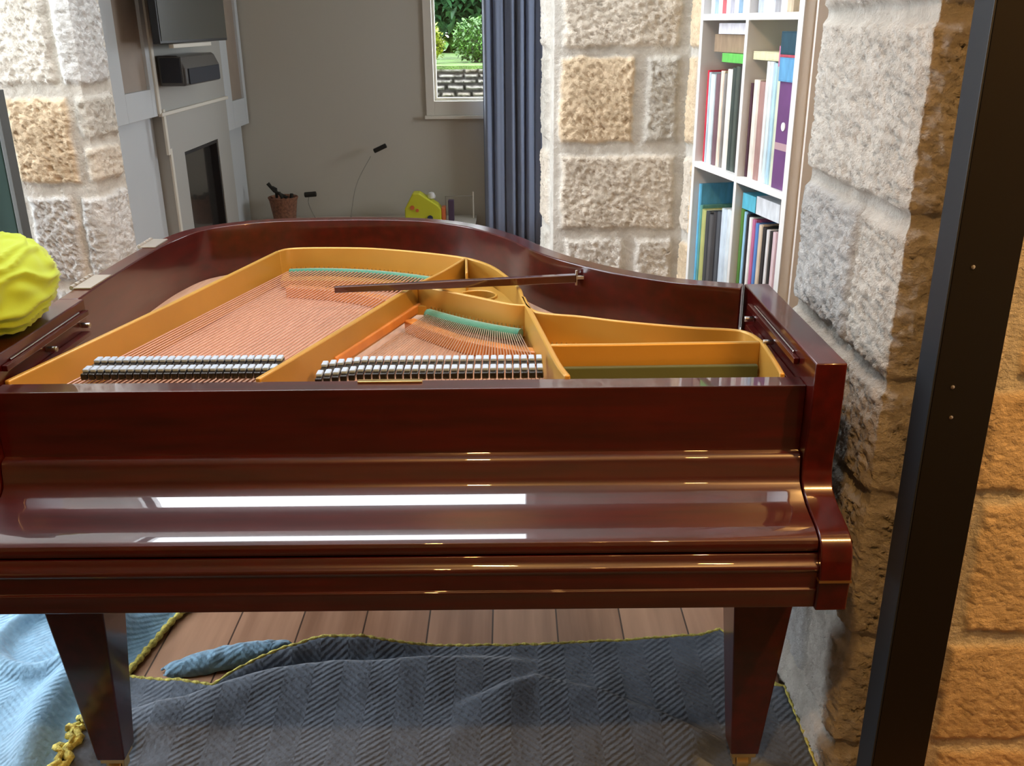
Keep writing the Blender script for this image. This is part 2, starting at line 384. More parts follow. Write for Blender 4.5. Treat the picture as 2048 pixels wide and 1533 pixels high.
# normals must face the camera: path goes from the far jamb round to the left
LU = math.hypot(.012, .22)
def gx(x): return LU + (-1.412 - (x - .087 if x > -1.40 else x))
cl = [(2.0, 2.4, [(.02, LU-.02, 'g'), (gx(-1.43), gx(-1.9), 'w'), (gx(-1.92), gx(-2.29), 'b')]),
      (1.68, 1.98, [(.02, LU-.015, 'g'), (gx(-1.43), gx(-1.60), 'w'), (gx(-1.62), gx(-2.1), 'w')]),
      (1.375, 1.665, [(.02, LU+.06, 'c'), (gx(-1.485), gx(-2.2), 'w')]),
      (1.055, 1.345, [(gx(-1.46), gx(-1.675), 't')]), (1.20, 1.345, [(.02, LU+.03, 'g')]),
      (1.055, 1.18, [(.02, LU+.03, 'b')]),
      (.71, 1.02, [(.02, LU+.07, 'c'), (gx(-1.50), gx(-1.66), 'c')]),
      (.38, .69, [(.02, LU-.01, 'c'), (gx(-1.43), gx(-1.62), 'c'), (gx(-1.64), gx(-2.0), 'w')]),
      (.0, .36, [(.02, LU-.01, 'c'), (gx(-1.43), gx(-1.55), 'c'), (gx(-1.57), gx(-2.0), 'w')])]
masonry('wall_left_pier', lp, 0, 2.7, cl, step=.006, depth=.007, rough=.012, seedv=9, m=M_STONE2, kind='structure')
# cores and plain walls (mostly outside the picture)
b = MB(); b.prism([(.19, 3.34), (.60, 3.34), (.60, 3.36), (1.25, 3.36), (1.25, 3.66), (.15, 3.66)], 0, 2.7, 'z'); struct(b, 'wall_rear_core', M_WALLP)
b = MB(); b.box(-3.0, -1.45, 3.29, 3.45, 0, 2.7); struct(b, 'wall_left_core', M_WALLP)
b = MB(); b.box(-1.45, .20, 3.29, 3.45, 2.35, 2.7); struct(b, 'wall_rear_lintel', M_WALLP)
b = MB(); b.box(-1.7, .69, 1.62, 2.16, 2.5, 2.7); b.v = [(x, y if y < 2 else 1.735, z) for x, y, z in b.v]; struct(b, 'wall_front_lintel', M_WALLP)
b = MB(); b.box(-3.1, -1.7, 1.60, 1.72, 0, 2.7); struct(b, 'wall_front_left', M_WALLP)
b = MB(); b.box(1.25, 1.37, 2.13, 3.6, 0, 2.7); struct(b, 'wall_side', M_WALLP)
b = MB(); b.box(-2.72, -2.6, 3.2, 3.3, 0, 2.7); b.box(-2.72, -2.6, 1.6, 1.7, 0, 2.7); b.box(-2.72, -2.6, 1.7, 3.2, 0, .10); b.box(-2.72, -2.6, 1.7, 3.2, 2.4, 2.7)
struct(b, 'window_1', M_TVF, bevel=.004)
b = MB(); b.box(-3.1, -3.0, -3.1, 1.72, 0, 2.7); struct(b, 'wall_camera_left', M_WALLP)
b = MB(); b.box(1.95, 2.05, -3.1, 1.6, 0, 2.7); struct(b, 'wall_camera_right', M_WALLP)
b = MB(); b.box(-3.1, 2.05, -3.2, -3.1, 0, 2.7); struct(b, 'wall_camera_back', M_WALLP)
# painted end panel between bookcase and reveal
b = MB(); b.box(.735, 1.25, 2.395, 2.41, 0, 2.7); struct(b, 'wall_niche', mat('niche_paint', (.78, .74, .69), .8))
# rear room
b = MB()
WX0, WX1, WZ0, WZ1 = -.535, .16, 1.04, 2.05
b.box(-2.35, WX0, 7.0, 7.2, 0, 2.7); b.box(WX1, 2.0, 7.0, 7.2, 0, 2.7); b.box(WX0, WX1, 7.0, 7.2, 0, WZ0); b.box(WX0, WX1, 7.0, 7.2, WZ1, 2.7)
struct(b, 'wall_back', M_WALLP)
b = MB(); b.box(1.9, 2.0, 3.6, 5.05, 0, 2.7); b.box(1.9, 2.0, 6.15, 7.0, 0, 2.7); b.box(1.9, 2.0, 5.05, 6.15, 0, 1.1); b.box(1.9, 2.0, 5.05, 6.15, 1.8, 2.7); struct(b, 'wall_rear_right', M_WALLP)  # its opening is added to let light into the rear room
b = MB(); b.box(-2.35, -2.25, 3.62, 7.0, 0, 2.7); struct(b, 'wall_rear_left', M_WALLP)
b = MB(); b.box(1.37, 1.95, 3.5, 3.66, 0, 2.7); struct(b, 'wall_rear_front', M_WALLP)
b = MB(); b.box(-1.86, 1.9, 6.982, 7.0, 0, .11); struct(b, 'baseboard_back', M_WHITE, bevel=.004)
# window with frame, sash, sill and pane
win = empty('window_2', (0, 7.0, 0)); tag(win, kind='structure')
b = MB()
def P(o_, m_, n_, **k): return o_.build(n_, m_, win, **k)
b = MB(); fz0, fz1 = WZ0-.10, WZ1+.07
b.box(WX0-.06, WX0, -.02, .0, fz0, fz1); b.box(WX1, WX1+.06, -.02, .0, fz0, fz1); b.box(WX0, WX1, -.02, 0, WZ1, fz1); b.box(WX0, WX1, -.02, 0, fz0, WZ0-.0)
P(b, M_CREAM, 'architrave', bevel=.003)
b = MB(); b.box(WX0, WX0+.018, .03, .07, WZ0, WZ1); b.box(WX1-.018, WX1, .03, .07, WZ0, WZ1); b.box(WX0+.018, WX1-.018, .03, .07, WZ0, WZ0+.02); b.box(WX0+.018, WX1-.018, .03, .07, WZ1-.04, WZ1)
P(b, M_CREAM, 'sash', bevel=.003)
b = MB(); b.box(WX0-.07, WX1+.07, -.05, 0, fz0-.022, fz0); P(b, M_CREAM, 'window_sill', bevel=.003)
m = bpy.data.materials.new('pane_glass'); m.use_nodes = True; N = m.node_tree.nodes; N.remove(N['Principled BSDF'])
tr = N.new('ShaderNodeBsdfTransparent'); gl = N.new('ShaderNodeBsdfGlossy'); gl.inputs['Roughness'].default_value = .02; mxs = N.new('ShaderNodeMixShader'); mxs.inputs[0].default_value = .05
m.node_tree.links.new(tr.outputs[0], mxs.inputs[1]); m.node_tree.links.new(gl.outputs[0], mxs.inputs[2]); m.node_tree.links.new(mxs.outputs[0], N['Material Output'].inputs[0])
M_PANE = m
b = MB(); b.box(WX0+.016, WX1-.016, .046, .052, WZ0+.018, WZ1-.038); P(b, M_PANE, 'pane')

# ------------------------------------------------------------------ left wall joinery and fireplace
# chimney breast with mantel and firebox opening
ch = empty('chimney_breast', (-2.25, 5.8, 0), label='pale painted chimney breast holding the television and black fireplace', cat='chimney breast')
def W2L(mb, root):
    o = root.location; mb.v = [(x-o.x, y-o.y, z-o.z) for x, y, z in mb.v]; return mb
XF = -1.87
b = MB(); FY0, FY1, FZ = 5.53, 6.19, .88
b.box(-2.249, XF, 5.20, 6.46, 1.13, 2.7)
b.box(-2.249, XF, 5.28, FY0, 0, 1.13); b.box(-2.249, XF, FY1, 6.46, 0, 1.13); b.box(-2.249, XF, FY0, FY1, FZ, 1.13); b.box(-2.249, -2.20, FY0, FY1, 0, FZ)
W2L(b, ch).build('chimney_body', mat('chimney_paint', (.42, .41, .37), .7), ch)
b = MB(); b.box(XF, XF+.012, 5.185, 5.22, 1.12, 2.7); b.box(XF, XF+.012, 5.27, 5.30, .0, .93); b.box(XF, XF+.014, 5.235, 5.265, .90, 1.14)
W2L(b, ch).build('edge_trim', M_CREAM, ch, bevel=.002)
b = MB(); b.box(XF-.003, XF+.02, 5.20, 6.46, 1.105, 1.125); W2L(b, ch).build('mantel_rail', M_CREAM, ch, bevel=.004)
fp = empty('fireplace_insert', (-2.05, 5.86, 0), label='black glass-fronted fireplace insert set into the chimney breast', cat='fireplace')
b = MB(); b.box(-2.19, XF-.03, FY0+.005, FY1-.005, .0, .03); b.box(-2.19, XF-.005, FY0+.002, FY0+.02, .0, FZ-.004); b.box(-2.19, XF-.005, FY1-.02, FY1-.002, .0, FZ-.004); b.box(-2.19, XF-.005, FY0+.02, FY1-.02, FZ-.022, FZ-.004); b.box(-2.19, -2.17, FY0+.02, FY1-.02, .03, FZ-.022)
W2L(b, fp).build('firebox', M_TVF, fp, bevel=.002)
b = MB(); b.box(-1.93, -1.92, FY0+.02, FY1-.02, .03, FZ-.022); W2L(b, fp).build('glass_front', M_GLASSY, fp)
# cabinets on both sides
def cab(name, y0, y1, z0, z1, label, panel):
    r = empty(name, (-2.25, (y0+y1)/2, z0), label=label, cat='cabinet')
    b = MB(); b.box(-2.249, XF-.03, y0, y1, z0, z1); W2L(b, r).build('cabinet_body', M_CABP, r, bevel=.002)
    b = MB(); a, c, d, e = panel
    b.box(XF-.03, XF, y0, a, z0, z1); b.box(XF-.03, XF, c, y1, z0, z1); b.box(XF-.03, XF, a, c, z0, d); b.box(XF-.03, XF, a, c, e, z1)
    W2L(b, r).build('face_frame', M_CABP, r, bevel=.003)
    b = MB(); b.box(XF-.03, XF-.018, a, c, d, e); W2L(b, r).build('door_panel', M_TANP, r)
    return r
cab('wall_cabinet', 4.0, 5.19, 1.11, 2.69, 'pale blue-white wall cabinet with a tan panel, left of the television', (4.78, 5.13, 1.25, 2.6))
cab('wall_cabinet', 6.465, 6.98, .90, 2.69, 'narrow painted wall cabinet in the far corner, right of the television', (6.62, 6.92, 1.08, 2.6))
b = MB(); b.box(-2.249, -1.93, 3.64, 5.26, 0, 1.10); tag(b.build('low_cabinet', M_CABP, bevel=.003), 'plain pale blue-grey low cupboard beneath the tan-panelled wall cabinet', 'cabinet')
b = MB(); b.box(-2.249, -1.93, 6.465, 6.98, 0, .89); tag(b.build('low_cabinet', M_CABP, bevel=.003), 'plain low cupboard in the far corner, right of the fireplace', 'cabinet')
# television
tv = empty('television', (-1.72, 5.5, 1.5), label='flat black television mounted on the chimney breast at the upper left', cat='television')
b = MB(); b.box(-1.742, -1.705, 4.90, 6.07, 1.475, 2.20); W2L(b, tv).build('tv_body', M_TVF, tv, bevel=.004)
b = MB(); b.box(-1.705, -1.702, 4.915, 6.055, 1.49, 2.185); W2L(b, tv).build('screen', M_TVS, tv)
b = MB(); b.box(-1.868, -1.742, 5.3, 5.6, 1.60, 1.95); W2L(b, tv).build('wall_bracket', M_TVF, tv, bevel=.004)
b = MB(); b.box(-1.735, -1.71, 5.1, 5.75, 1.452, 1.472); W2L(b, tv).build('bottom_trim', M_CREAM, tv, bevel=.002)
sp = empty('speaker', (-1.77, 5.56, 1.26), label='rounded black centre speaker on the chimney breast directly below the television', cat='speaker')
pf = [(-.09, -.005), (.045, -.005), (.055, .005), (.055, .085), (.03, .14), (.015, .15), (-.09, .15)]
b = MB(); b.prism([(-1.77+x, 1.262+z) for x, z in pf], 5.25, 5.88, 'y'); W2L(b, sp).build('speaker_shell', M_SPKT, sp, bevel=.008)
b = MB(); b.box(-1.716, -1.708, 5.29, 5.85, 1.265, 1.345); W2L(b, sp).build('grille', M_SPK, sp, bevel=.003)
b = MB(); b.box(-1.842, -1.735, 5.236, 5.250, 1.275, 1.40); W2L(b, sp).build('end_grille', M_SPK, sp, bevel=.003)
b = MB(); b.box(-1.848, -1.728, 5.241, 5.2505, 1.268, 1.407); W2L(b, sp).build('end_frame', M_SPKT, sp, bevel=.003)

# curtain: a deeply folded strip hanging from a rail
cu = empty('curtain', (.02, 6.86, 0), label='navy blue pleated curtain hanging beside the rear window', cat='curtain')
b = MB(); vs = []; nx, nz = 160, 10
for j in range(nz+1):
    z = .03+2.45*j/nz
    for i in range(nx+1):
        s = i/nx; x = -.215+.45*s
        ph = s*6.2*2*PI + .5*math.sin(s*9)
        y = .045*math.sin(ph) + .012*math.sin(ph*2.3+1) + .01*noise.noise(Vector((s*6, z*.8, 2)))
        x += .012*math.cos(ph)*1 + .006*noise.noise(Vector((s*5, z*.9, 8)))
        vs.append((x, y, z))
fs = [(j*(nx+1)+i, j*(nx+1)+i+1, (j+1)*(nx+1)+i+1, (j+1)*(nx+1)+i) for j in range(nz) for i in range(nx)]
b.add(vs, fs); o = b.build('curtain_cloth', M_CURT, cu, smooth='all'); s_ = o.modifiers.new('t', 'SOLIDIFY'); s_.thickness = .003
b = MB(); b.tube([(-1.0, 0, 2.5), (.6, 0, 2.5)], .012); b.tube([(-.9, 0, 2.5), (-.9, .14, 2.5)], .008); b.tube([(.5, 0, 2.5), (.5, .14, 2.5)], .008); b.build('curtain_rail', M_STEEL, cu, smooth=True)

# low bench at the back wall with things on it
b = MB(); b.box(-1.86, -.25, 6.60, 6.975, .195, .225); b.box(-1.84, -1.80, 6.62, 6.96, 0, .195); b.box(-.31, -.27, 6.62, 6.96, 0, .195)
bench = empty('low_bench', (-1.05, 6.79, 0), label='low pale bench along the rear wall carrying the basket and toys', cat='bench')
t_ = MB(); t_.box(-1.86, -.25, 6.60, 6.975, .195, .225); W2L(t_, bench).build('bench_top', M_WALLP, bench, bevel=.003)
for x0 in (-1.84, -.31):
    t_ = MB(); t_.box(x0, x0+.04, 6.62, 6.96, 0, .195); W2L(t_, bench).build('leg', M_WALLP, bench, bevel=.003)
bk = empty('wicker_basket', (-1.635, 6.80, .225), label='small brown wicker basket of dark sticks near the rear left corner', cat='basket')
b = MB(); b.lathe([(.078, 0), (.083, .05), (.098, .15), (.108, .175), (.104, .18), (.092, .17), (.072, .02)], n=28); b.build('basket_body', M_WICKER, bk, smooth=True)
b = MB(); b.tube([(.03, 0, .17), (-.06, 0, .22), (-.10, .0, .275)], [.012, .011, .014], 8); b.build('stick', M_TWIG, bk, smooth=True)
b = MB(); b.tube([(-.05, .02, .17), (-.045, .0, .235), (-.07, .0, .245)], [.010, .010, .012], 8); b.build('stick', M_TWIG, bk, smooth=True)
b = MB(); b.tube([(.0, -.02, .17), (-.02, -.02, .215)], [.012, .010], 8); b.tube([(.06, 0, .165), (.065, 0, .2)], [.014, .012], 8); b.build('stick', M_TWIG, bk, smooth=True)
def rod(name, base, top, g0, g1, r, label):
    e = empty(name, base, label=label, cat='rod'); B = Vector(base)
    b = MB(); mid = (Vector(base)+Vector(top))/2 + Vector((-.03, 0, .02)); pts = catmull([tuple(Vector(base)-B), tuple(mid-B), tuple(Vector(top)-B)], 6)
    b.tube(pts, .003, 6); b.build('shaft', M_ROD, e, smooth=True)
    b = MB(); b.tube([Vector(g0)-B, Vector(g1)-B], r, 12); b.build('grip', M_GRIP, e, bevel=.004, smooth=True)
rod('thin_rod', (-1.17, 6.86, .225), (-1.0, 6.90, .67), (-.975, 6.90, .705), (-.885, 6.90, .745), .016, 'tall slim grey rod with a tilted black grip leaning by the rear wall')
rod('thin_rod', (-1.44, 6.92, .225), (-1.465, 6.93, .405), (-1.50, 6.90, .398), (-1.415, 6.90, .404), .019, 'short slim rod with a level dark grip just right of the wicker basket')
ty = empty('toy_house', (-.62, 6.78, .225), label='yellow toy house with a peaked roof in front of the blue curtain', cat='toy')
b = MB(); b.prism([(-.135, 0), (.125, 0), (.125, .09), (.10, .12), (-.03, .205), (-.075, .205), (-.135, .095)], -.06, .06, 'y'); b.build('house_body', M_TOYY, ty, bevel=.008)
b = MB(); b.tube([(-.08, -.062, .105), (-.08, -.068, .105)], .016, 12); b.tube([(-.045, -.062, .085), (-.045, -.068, .085)], .012, 12); b.build('round_sticker', M_TOYO, ty)
b = MB(); b.tube([(.045, -.062, .03), (.045, -.072, .03)], .02, 14); b.build('door_knob', M_TOYB, ty, bevel=.002)
b = MB(); b.lathe([(.004, 0), (.026, .012), (.03, .028), (.02, .05), (.004, .056)], (.055, 0, .15), 16); b.build('chimney_ball', M_WHITE, ty, smooth=True)
b = MB(); b.box(.126, .155, -.05, .05, 0, .10); b.build('side_block', M_TOYO, ty, bevel=.006)
b = MB(); b.box(-.445, -.405, 6.74, 6.79, .226, .375); tag(b.build('toy_block', M_PURP, bevel=.004), 'narrow dark purple block standing just right of the yellow toy house', 'toy')
rk = empty('wire_rack', (-.35, 6.86, .225), label='thin pale wire rack between the toy house and the blue curtain', cat='rack')
b = MB(); b.tube([(-.12, 0, 0), (-.12, 0, .16), (.08, 0, .16)], .004, 8); b.build('top_rail', M_ROD, rk, smooth=True)
b = MB(); b.tube([(.08, 0, 0), (.08, 0, .19)], .005, 8); b.build('post', M_CREAM, rk, smooth=True)

# garden beyond the window
b = MB(); b.box(-6, 6, 7.3, 40, -.3, -.05); struct(b, 'garden_ground', M_GRASS)
b = MB(); b.box(-6, 6, 10.15, 16, -.1, 1.15); struct(b, 'garden_terrace', M_GRASS)
gw = []
zz = .0; k_ = 0
while zz < 1.1:
    hgt = random.uniform(.05, .085); row = []; u = .0
    while u < 6.9:
        l = random.uniform(.12, .34); row.append((u+.008, min(u+l-.008, 7), random.choice('wbgw'))); u += l
    gw.append((zz+.006, zz+hgt-.006, row)); zz += hgt
masonry('garden_wall', [(3.4, 10.1), (-3.4, 10.1)], 0, 1.12, gw, dark=.36, step=.014, depth=.07, rough=.03, seedv=3, label='low dry-stone garden wall seen through the rear window', cat='garden wall')
def leaves(c, rad, n, size, m):
    b = MB()
    for i in range(n):
        d = Vector((random.gauss(0, 1), random.gauss(0, 1), random.gauss(0, 1))).normalized()*random.uniform(.55, 1)
        p = Vector((c[0]+d.x*rad[0], c[1]+d.y*rad[1], c[2]+d.z*rad[2]))
        q = Matrix.Rotation(random.uniform(0, 6.3), 3, 'Z') @ Matrix.Rotation(random.uniform(-1.1, 1.1), 3, 'X')
        l = size*random.uniform(.6, 1.3); w_ = l*.32
        vs = [(-w_*.1, 0, 0), (w_, l*.45, l*.1), (0, l, 0), (-w_, l*.45, l*.1), (0, l*.5, -.02*l)]
        b.add([p + q @ Vector(v) for v in vs], [(0, 1, 4), (1, 2, 4), (2, 3, 4), (3, 0, 4)])
    return b
def bush(name, c, rad, n, size, m, label, cat):
    e = empty(name, (c[0], c[1], 1.15), label=label, cat=cat)
    b = leaves((0, 0, c[2]-1.15), rad, n, size, m); b.build('foliage', m, e)
    b = MB()
    for k in range(4): b.tube([(random.uniform(-.05, .05), random.uniform(-.05, .05), 0), (random.uniform(-.6, .6)*rad[0], random.uniform(-.4, .4)*rad[1], c[2]-1.15)], [.02, .008], 6)
    b.build('stems', M_TWIG, e, smooth=True)
bush('round_shrub', (-.33, 11.0, 1.38), (.30, .3, .25), 2600, .045, M_LEAF, 'rounded mid-green shrub above the dry-stone wall outside', 'shrub')
bush('yellow_shrub', (-.84, 10.75, 1.36), (.15, .12, .19), 700, .05, M_LEAFY, 'small yellow-green shrub left of the rounded shrub outside', 'shrub')
bush('leafy_tree', (-.5, 12.2, 2.25), (1.2, .6, .8), 6000, .15, M_LEAFD, 'dark broad-leaved tree filling the top of the rear window', 'tree')
bush('leafy_hedge', (.2, 14.9, 2.0), (2.2, .7, 1.2), 7000, .2, M_LEAF, 'green leafy hedge behind the dark tree outside', 'hedge')

# ------------------------------------------------------------------ bookcase
bc = empty('bookcase', (.705, 2.43, 0), math.radians(10.66), label='tall white built-in bookcase with two bays behind the piano', cat='bookcase')
b = MB(); b.box(0, .30, -.02, 0, 0, 2.35); b.build('side_panel', mat('bookcase_side', (.80, .77, .72), .6), bc, bevel=.002)
b = MB(); b.box(-.004, 0, -.022, .004, 0, 2.35); b.build('front_edging', M_WHITE, bc)
b = MB(); b.box(0, .30, .631, .65, 0, 2.35); b.build('side_panel', M_WHITE, bc, bevel=.002)
b = MB(); b.box(0, .28, .300, .318, .05, 2.33); b.build('divider', M_WHITE, bc, bevel=.002)
b = MB(); b.box(.28, .30, 0, .631, 0, 2.35); b.build('back_panel', M_WHITE, bc)
SH = [.03, .28, .705, 1.142, 1.578, 2.02]
for z in SH:
    for (y0, y1) in ((.0, .3), (.318, .631)):
        b = MB(); b.box(.0, .28, y0, y1, z-.018, z); b.build('shelf', M_WHITE, bc, bevel=.0015)
b = MB(); b.box(0, .30, -.02, .65, 2.33, 2.35); b.build('top_panel', M_WHITE, bc, bevel=.002)
_e = Matrix.Translation((.705, 2.43, 0)) @ Matrix.Rotation(math.radians(10.66), 4, 'Z')
_bm = {}
def bcol(c):
    k = tuple(round(x, 3) for x in c)
    if k not in _bm: _bm[k] = mat('book_cover_%02d' % len(_bm), c, .5, coat=.15, var=(60, .18, (1, 1, .3)))
    return _bm[k]
BOOKS_G = 'books and papers in the white bookcase'
def book(y0, y1, z, h, d, c, label, x0=.02, lean=0, name='book'):
    """upright book: cover, rounded spine and recessed page block, spine facing the room"""
    t = y1-y0
    o_ = _e @ Vector((x0, (y0+y1)/2, z))
    e = MB(); ct = min(.003, t*.15)
    e.prism([(.0, -t/2+.15*t), (.0, t/2-.15*t), (.004, t/2), (d, t/2), (d, t/2-ct), (.008, t/2-ct), (.008, -t/2+ct), (d, -t/2+ct), (d, -t/2), (.004, -t/2)], 0, h, 'z', 0)
    e.prism([(.008, -t/2+ct), (d-.004, -t/2+ct), (d-.004, t/2-ct), (.008, t/2-ct)], .003, h-.004, 'z', 1)
    o = e.build(name, [bcol(c), M_PAGE], label=label, cat='book', group=BOOKS_G)
    o.location = o_; o.rotation_euler = (lean, 0, math.radians(10.66))
    return o
def flat(y0, y1, z, h, d, c, label, name='book', x0=.03, cat='book', tilt=0, yaw=0):
    w_ = y1-y0; e = MB()
    if name == 'book':
        e.box(0, d, -w_/2, w_/2, 0, .003, 0); e.box(0, d, -w_/2, w_/2, h-.003, h, 0); e.box(0, .004, -w_/2, w_/2, .003, h-.003, 0)
        e.box(.004, d-.004, -w_/2+.004, w_/2-.004, .003, h-.003, 1)
    else: e.box(0, d, -w_/2, w_/2, 0, h, 0)
    o = e.build(name, [bcol(c), M_PAGE], label=label, cat=cat, group=BOOKS_G, bevel=.001)
    o.location = _e @ Vector((x0, (y0+y1)/2, z)); o.rotation_euler = (tilt, 0, math.radians(10.66)+yaw)
    return o
S1 = 1.1425; S0 = .7055
# upper shelf, far bay (left in the photo)
UF = [(.603, .616, .275, (.55, .02, .05), 'thin bright red book at the far left end of the upper shelf'),
      (.590, .602, .27, (.45, .55, .62), 'pale blue-grey thin book right beside the bright red book, upper shelf'),
      (.562, .588, .265, (.62, .72, .78), 'pale blue wide book second after the bright red book, upper shelf'),
      (.549, .561, .262, (.50, .58, .62), 'slim grey-blue book left of the purple-brown one, upper shelf'),
      (.520, .547, .268, (.15, .08, .10), 'purple-brown book in the far upper bay between pale blue and cream'),
      (.490, .512, .278, (.72, .62, .50), 'cream book right of the purple-brown one, upper shelf'),
      (.468, .486, .272, (.20, .19, .18), 'dark grey narrow book between two cream books, upper shelf'),
      (.432, .464, .285, (.78, .74, .66), 'thick off-white book, left of the black pair on the upper shelf'),
      (.404, .429, .290, (.03, .05, .045), 'black-green book in the far upper bay, beneath the green box, left one'),
      (.378, .402, .295, (.05, .07, .06), 'dark green-black patterned book beside the divider, second from it'),
      (.352, .376, .30, (.012, .016, .016), 'black book nearest the divider in the far upper bay'),
      (.325, .348, .29, (.05, .05, .07), 'charcoal book touching the divider in the far upper bay')]
for y0, y1, h, c, l in UF: book(y0, y1, S1, h, .20, c, l)
UN = [(.281, .297, .255, (.05, .015, .03), 'slim dark purple book right of the divider, upper shelf'),
      (.246, .279, .265, (.70, .64, .56), 'wide cream book in the near upper bay beside the dark purple one'),
      (.208, .244, .262, (.33, .19, .17), 'brownish pink book in the middle of the near upper bay'),
      (.186, .206, .315, (.70, .73, .72), 'white spiral-bound book in the near upper bay, left one'),
      (.163, .184, .315, (.55, .68, .74), 'pale blue-white ring-bound book in the near upper bay'),
      (.140, .161, .312, (.36, .55, .66), 'light blue slim book left of the cream-green one, near upper bay'),
      (.112, .138, .305, (.55, .60, .45), 'pale green slim book left of the purple magazine file')]
for y0, y1, h, c, l in UN: book(y0, y1, S1, h, .20, c, l)
# magazine file with two stacked books above it
mf = empty('magazine_file', tuple(_e @ Vector((.012, .062, S1))), math.radians(10.66), label='large purple magazine file at the near end of the upper shelf', cat='magazine file', group=BOOKS_G)
M_MF = mat('purple_card', (.13, .045, .16), .55, var=(8, .2, (1, 1, 1)))
b = MB(); b.box(0, .004, -.042, .042, 0, .27); b.box(.004, .22, -.042, -.038, 0, .27); b.box(.004, .22, .038, .042, 0, .27); b.box(.22, .224, -.042, .042, 0, .27); b.box(.004, .22, -.038, .038, 0, .004); b.build('file_box', M_MF, mf, bevel=.001)
b = MB(); b.lathe([(.011, 0), (.011, .002), (.006, .002)], n=14); b.v = [(-z, x, y+.16) for x, y, z in b.v]; b.build('finger_ring', M_WHITE, mf)
b = MB(); b.box(-.001, 0, -.040, .040, .10, .118); b.build('label_strip', mat('label_tan', (.40, .26, .28), .6), mf)
flat(.012, .104, S1+.2705, .058, .15, (.10, .30, .52), 'mid-blue book lying on top of the purple magazine file', x0=.006)
flat(.1045, .1115, S1+.3055, .05, .15, (.50, .18, .30), 'thin pink book wedged beside the mid-blue one above the magazine file', x0=.006)
flat(.014, .108, S1+.329, .006, .15, (.50, .08, .12), 'very thin red booklet between the blue and dark teal books', x0=.006)
flat(.012, .106, S1+.3355, .055, .15, (.012, .055, .085), 'dark teal book lying topmost above the magazine file', x0=.006)
# things lying on top
flat(.14, .296, S1+.3165, .022, .17, (.62, .60, .38), 'cream-yellow book lying on the books right of the divider', x0=.02)
flat(.34, .50, S1+.303, .025, .18, (.10, .45, .08), 'bright green box lying on the black books left of the divider', name='flat_box', cat='box', x0=.015)
flat(.34, .60, S1+.329, .050, .20, (.28, .20, .13), 'tan cardboard folder lying above the green box', name='flat_box', cat='box', x0=.03, tilt=0)
flat(.36, .55, S1+.380, .030, .20, (.60, .60, .66), 'white stack of printed papers topmost in the far upper bay', name='paper_stack', cat='papers', x0=.02)
# lower visible shelf, far bay
LF = [(.612, .629, .365, (.10, .40, .62), 'tall light blue folder at the far left end of the lower shelf'),
      (.594, .610, .30, (.10, .30, .26), 'teal-green slim book beside the light blue folder, lower shelf'),
      (.560, .592, .29, (.40, .42, .14), 'olive-yellow book in the far lower bay'),
      (.530, .558, .29, (.035, .04, .045), 'black book right of the olive-yellow one, lower shelf'),
      (.500, .528, .285, (.07, .07, .075), 'dark grey lettered book in the far lower bay'),
      (.470, .498, .30, (.02, .02, .025), 'black glossy book left of the charcoal one, lower shelf'),
      (.440, .468, .305, (.055, .065, .08), 'charcoal book left of the pale plastic wallet, lower shelf'),
      (.395, .438, .32, (.55, .65, .74), 'pale blue-white plastic wallet in the far lower bay'),
      (.358, .393, .325, (.62, .70, .74), 'whitish wide folder left of the divider, lower shelf'),
      (.322, .354, .335, (.05, .13, .035), 'dark green book touching the divider in the far lower bay')]
for y0, y1, h, c, l in LF: book(y0, y1, S0, h, .20, c, l)
book(.40, .60, S0, .385, .012, (.045, .065, .18), 'large navy blue folder standing at the back of the far lower bay', x0=.235)
LN = [(.275, .297, .345, (.07, .19, .03), 'olive green book right of the divider, lower shelf'),
      (.257, .273, .34, (.30, .55, .75), 'sky blue slim book in the near lower bay'),
      (.240, .255, .335, (.012, .012, .018), 'black slim book between sky blue and white, lower shelf'),
      (.218, .238, .33, (.74, .74, .72), 'white book third from the divider in the near lower bay'),
      (.196, .216, .328, (.45, .12, .24), 'raspberry pink and white book in the near lower bay'),
      (.174, .194, .322, (.07, .20, .50), 'royal blue book in the middle of the near lower bay'),
      (.150, .172, .322, (.58, .48, .36), 'beige book right of the royal blue one, lower shelf'),
      (.124, .148, .32, (.012, .010, .012), 'black book right of the beige one, lower shelf'),
      (.104, .122, .318, (.65, .64, .63), 'white slim book between black ones, near lower bay'),
      (.086, .102, .318, (.02, .02, .02), 'black slim book left of the pale pink ones, lower shelf'),
      (.062, .084, .32, (.62, .48, .50), 'pale pink book second from the near end, lower shelf'),
      (.036, .060, .32, (.26, .14, .17), 'mauve brown book near the near end of the lower shelf'),
      (.010, .034, .32, (.09, .04, .09), 'dark purple book at the near end of the lower shelf')]
for y0, y1, h, c, l in LN: book(y0, y1, S0, h, .20, c, l)
flat(.205, .292, S0+.3465, .045, .15, (.08, .42, .56), 'turquoise box lying on the books right of the divider, lower shelf', name='flat_box', cat='box', x0=.02)
flat(.055, .200, S0+.3465, .050, .15, (.62, .66, .70), 'white box file lying on the near lower books', name='flat_box', cat='box', x0=.02)
flat(.003, .052, S0+.3465, .060, .15, (.22, .03, .04), 'maroon book lying at the near end of the lower shelf', x0=.02)
